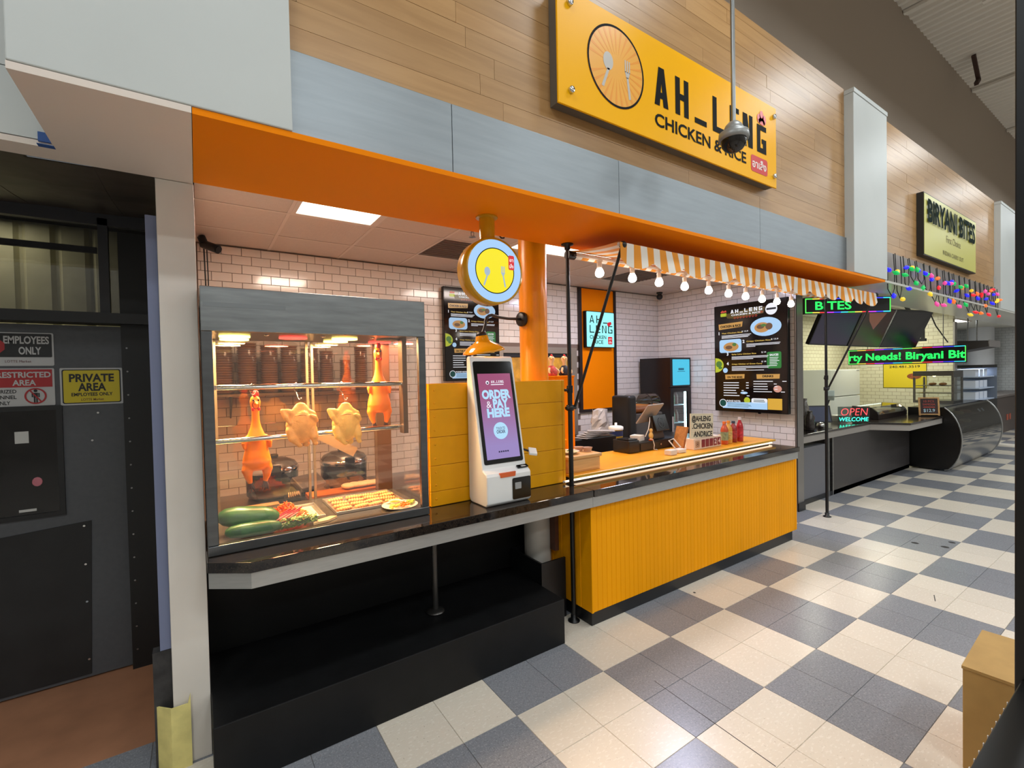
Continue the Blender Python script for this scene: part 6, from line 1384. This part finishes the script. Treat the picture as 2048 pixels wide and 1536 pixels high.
MB(Matrix.Translation((4.86, 1.25, 1.32)) @ Matrix.Rotation(.4, 4, 'Z') @ Matrix.Rotation(.5, 4, 'Y')).box((-.08, -.05, -.05), (.08, .05, .05)).build('head', M('pale_teal', (196, 212, 206), .4), cf, bevel=.008)
for k in range(3): MB().box((5.06 + k * .0, 1.2 - k * .01, .912 + k * .03), (5.30, 1.33, .912 + k * .03 + .026)).build('takeout_lid', M('lid_white', (214, 214, 206), .4), label='white takeout lid behind the neon sign, %s of its stack' % ('bottom', 'middle', 'top')[k], cat='lid', group='takeout lids')
# light-up wall script and small papers
for y0, y1, z0, z1, lab in ((2.52, 2.40, 1.72, 2.02, 'pale paper sheet on the wall above the fridge left side'), (2.30, 2.14, 1.74, 1.98, 'small paper sheet on the wall above the white fridge')):
    MB().box((9.594, y1, z0), (9.599, y0, z1)).build('wall_paper_sheet', M('sheet_cream', (214, 214, 190), .6), label=lab, cat='paper')

# ================================================================ second fascia sign and holiday lights
bsn = thing('biryani_sign', 'pale green sign reading BIRYANI BITES on the neighbouring wood fascia', 'sign', (5.2, -.03, 3.06))
bx0, bx1, bz0, bz1 = 4.12, 6.36, 3.07, 3.82
MB().box((bx0, -.05, bz0), (bx1, .017, bz1)).build('box', M('sign_box_black', (28, 26, 22), .45), bsn)
MB().box((bx0 + .012, -.054, bz0 + .012), (bx1 - .012, -.0505, bz1 - .012)).build('face', M('sign_face_lime', (206, 200, 104), .35), bsn)
for tx, x, w_ in (('BIRYANI', 4.22, 1.18), ('BITES', 5.50, .76)): b = MB(); b.text(tx, (x, -.0545, 3.49), (1, 0, 0), (0, 0, 1), .25, w_, 'l', .035, .012); b.build('raised_lettering', M('letter_dkgreen', (10, 30, 24), .8, spec=.08), bsn)
b = MB(); b.text('First Choice', (5.28, -.0545, 3.33), (1, 0, 0), (0, 0, 1), .09, .62, 'c', 0, .002); b.text('INDIAN CARRY OUT', (5.28, -.0545, 3.16), (1, 0, 0), (0, 0, 1), .055, .9, 'c', .005, .002); b.build('lettering', M('letter_olive', (120, 110, 50), .5), bsn)
xl = thing('holiday_light_string', 'string of coloured holiday lights hanging in loops under the neighbouring sign', 'string lights', (5.3, -.03, 2.4))
xr = random.Random(17); wire = MB(); blb = []
top = []; k = 0; x = 3.02
while x < 7.75:
    drop = xr.choice((.24, .34, .42, .46)); w_ = xr.uniform(.13, .24); y = -.022
    pts = [(x, y, 2.985), (x + xr.uniform(-.02, .02), y - .01, 2.985 - drop * .5), (x + .01, y - .014, 2.985 - drop * .9), (x + w_ * .5, y - .02, 2.985 - drop - .03), (x + w_ * .95, y - .014, 2.985 - drop * .85), (x + w_, y - .01, 2.985 - drop * .4), (x + w_ * 1.02, y, 2.97)]
    wire.tube(pts, .0045, 4)
    for t_ in (.15, .45, .8): 
        q = pts[1] if t_ < .2 else pts[3] if t_ < .5 else pts[5]
        blb.append((q[0] + xr.uniform(-.03, .03), q[1] - .012, q[2] + xr.uniform(-.04, .04)))
    x += w_ + xr.uniform(.02, .10)
wire.build('wire', M('wire_green_black', (20, 26, 22), .6), xl)
hc = [('hol_red', (240, 40, 50), .55), ('hol_green', (20, 190, 90), .5), ('hol_blue', (40, 40, 240), .7), ('hol_orange', (250, 120, 50), .6), ('hol_yellow', (240, 200, 50), .6), ('hol_pink', (240, 80, 160), .5)]
for i, (x, y, z) in enumerate(blb):
    n_, c, e = hc[xr.randrange(6)] if i % 6 else hc[2]
    d = V((xr.uniform(-1, 1), xr.uniform(-.6, 0), xr.uniform(-1, .3))).normalized()
    MB().lathe([(0, -.028), (.010, -.026), (.012, -.012), (.024, .004), (.021, .024), (.008, .046), (0, .05)], (x, y, z), d, n=9).build('bulb', M(n_, c, .3, emit=e, ec=c), xl)

# ================================================================ far stalls
fcm = thing('far_column', 'round white column in the far stall beyond the deli case', 'column', (16.5, 1.9, 0))
MB().lathe([(.30, .02), (.30, 2.859)], (16.5, 1.88, 0), n=32).build('shaft', M('far_white', (216, 218, 222), .35), fcm)
MB().lathe([(.0, 2.35), (.36, 2.35), (.36, 2.39), (.31, 2.40)], (16.5, 1.88, 0), n=28).build('collar', M('far_white', (216, 218, 222), .35), fcm)
MB().box((9.74, 2.862, 0), (22, 2.98, 2.90)).build('wall_back_far', brick_mat('far_tile_x', (206, 208, 208), (160, 162, 164)), kind=STR)
MB().box((17.2, .93, 0), (17.3, 2.858, 2.86)).build('wall_right_far', brick_mat('far_tile_y', (206, 208, 208), (160, 162, 164), axis='y'), kind=STR)
hd_ = thing('far_hood', 'dark canopy hood over the far stall shelving', 'hood', (10.6, .9, 2.05))
MB().extr([(10.4, 1.10, 2.26), (10.4, .58, 2.24), (10.4, .56, 2.12), (10.4, 1.10, 2.02)], (.9, 0, 0)).build('shell', M('hood_dark', (56, 50, 50), .4), hd_)
MB().box((10.4, .555, 2.11), (11.3, .57, 2.25)).build('front_lip', M('hood_grey', (134, 128, 126), .35), hd_)
for x in (10.5, 11.2): MB().cyl((x, .9, 2.2), (x, .9, 2.859), .012, n=8).build('hanger_rod', steel, hd_)
sf = thing('far_display_fridge', 'open display fridge with white boxes glowing in the far stall', 'fridge', (10.7, .95, 1.0))
MB().box((10.2, .62, .02), (11.4, 1.2, 1.0)).build('base', black, sf)
MB().box((11.38, .62, 1.0), (11.4, 1.2, 1.72)).build('end_wall', M('fridge_inner', (120, 128, 140), .4), sf)
MB().box((10.2, .62, 1.68), (11.4, 1.2, 1.74)).build('roof', black, sf)
for z in (1.0, 1.24, 1.48): MB().box((10.2, .66, z), (11.38, 1.18, z + .02)).build('shelf', M('shelf_lit', (200, 214, 236), .3), sf)
for zi, z in enumerate((1.021, 1.261, 1.501)):
    for k in range(3): MB().box((10.28 + k * .33, .74, z), (10.54 + k * .33, 1.08, z + .15)).build('white_box', M('white_carton', (226, 232, 244), .4), label='white carton in the far display fridge, %s shelf, %s' % (('bottom', 'middle', 'top')[zi], ('nearest the aisle end', 'in the middle', 'deepest')[k]), cat='carton', group='cartons in the far fridge')
area('far_fridge_glow', (10.8, .9, 1.66), 1.0, .3, 9, (.75, .85, 1))
fcn = thing('far_counter', 'dark counter at the far end of the aisle', 'counter', (14.5, 1.2, 0))
MB().box((12.2, .95, 0), (16.8, 1.4, .92)).build('body', M('far_counter_m', (84, 74, 70), .5), fcn)
MB().box((12.1, .90, .92), (16.9, 1.45, .97)).build('top', M('far_top', (110, 102, 98), .4), fcn)
MB().box((15.2, .935, .55), (15.9, .948, .88)).build('notice', M('notice_grey', (150, 140, 132), .6), fcn)
for k in range(2): MB().box((14.2 + k * .3, .938, .3), (14.35 + k * .3, .949, .45)).build('sticker', M('sticker_red', (176, 90, 70), .6), fcn)

# ================================================================ near right: carton and black rack
bxm = M('cardboard', (176, 142, 84), .75, noise=(10, .08))
cbx = thing('cardboard_box', 'brown cardboard box on the floor at the right edge behind the black rack', 'box', (-.2, -1.5, 0))
Rb = Matrix.Translation((-.443, -1.373, 0)) @ Matrix.Rotation(.05, 4, 'Z')
MB(Rb).box((0, -.46, .001), (.44, 0, .448)).build('carton', bxm, cbx, bevel=.003)
MB(Rb).box((-.003, -.463, .436), (.443, .003, .4485)).build('flap_edge', bxm, cbx)
MB(Rb).box((-.002, -.235, .4487), (.442, -.225, .4495)).build('flap_seam', M('cardboard_seam', (130, 98, 54), .8), cbx)
rk = thing('black_display_rack', 'black metal display rack upright and base at the right edge of the picture', 'rack', (-1.1, -1.75, 0))
MB().box((-1.55, -1.98, .56), (-.70, -1.585, .60)).build('deck', black_m, rk, bevel=.004)
MB().box((-1.53, -1.96, 0), (-.72, -1.61, .559)).build('cabinet', black_m, rk)
MB().box((-.698, -1.635, 0), (-.63, -1.567, 3.3)).build('upright', M('rack_black', (10, 11, 14), .4), rk, bevel=.004)
for k in range(10): MB().box((-1.36 + k * .05, -1.5848, .592), (-1.353 + k * .05, -1.583, .601)).build('chip', M('chip_white', (190, 186, 180), .7), rk)
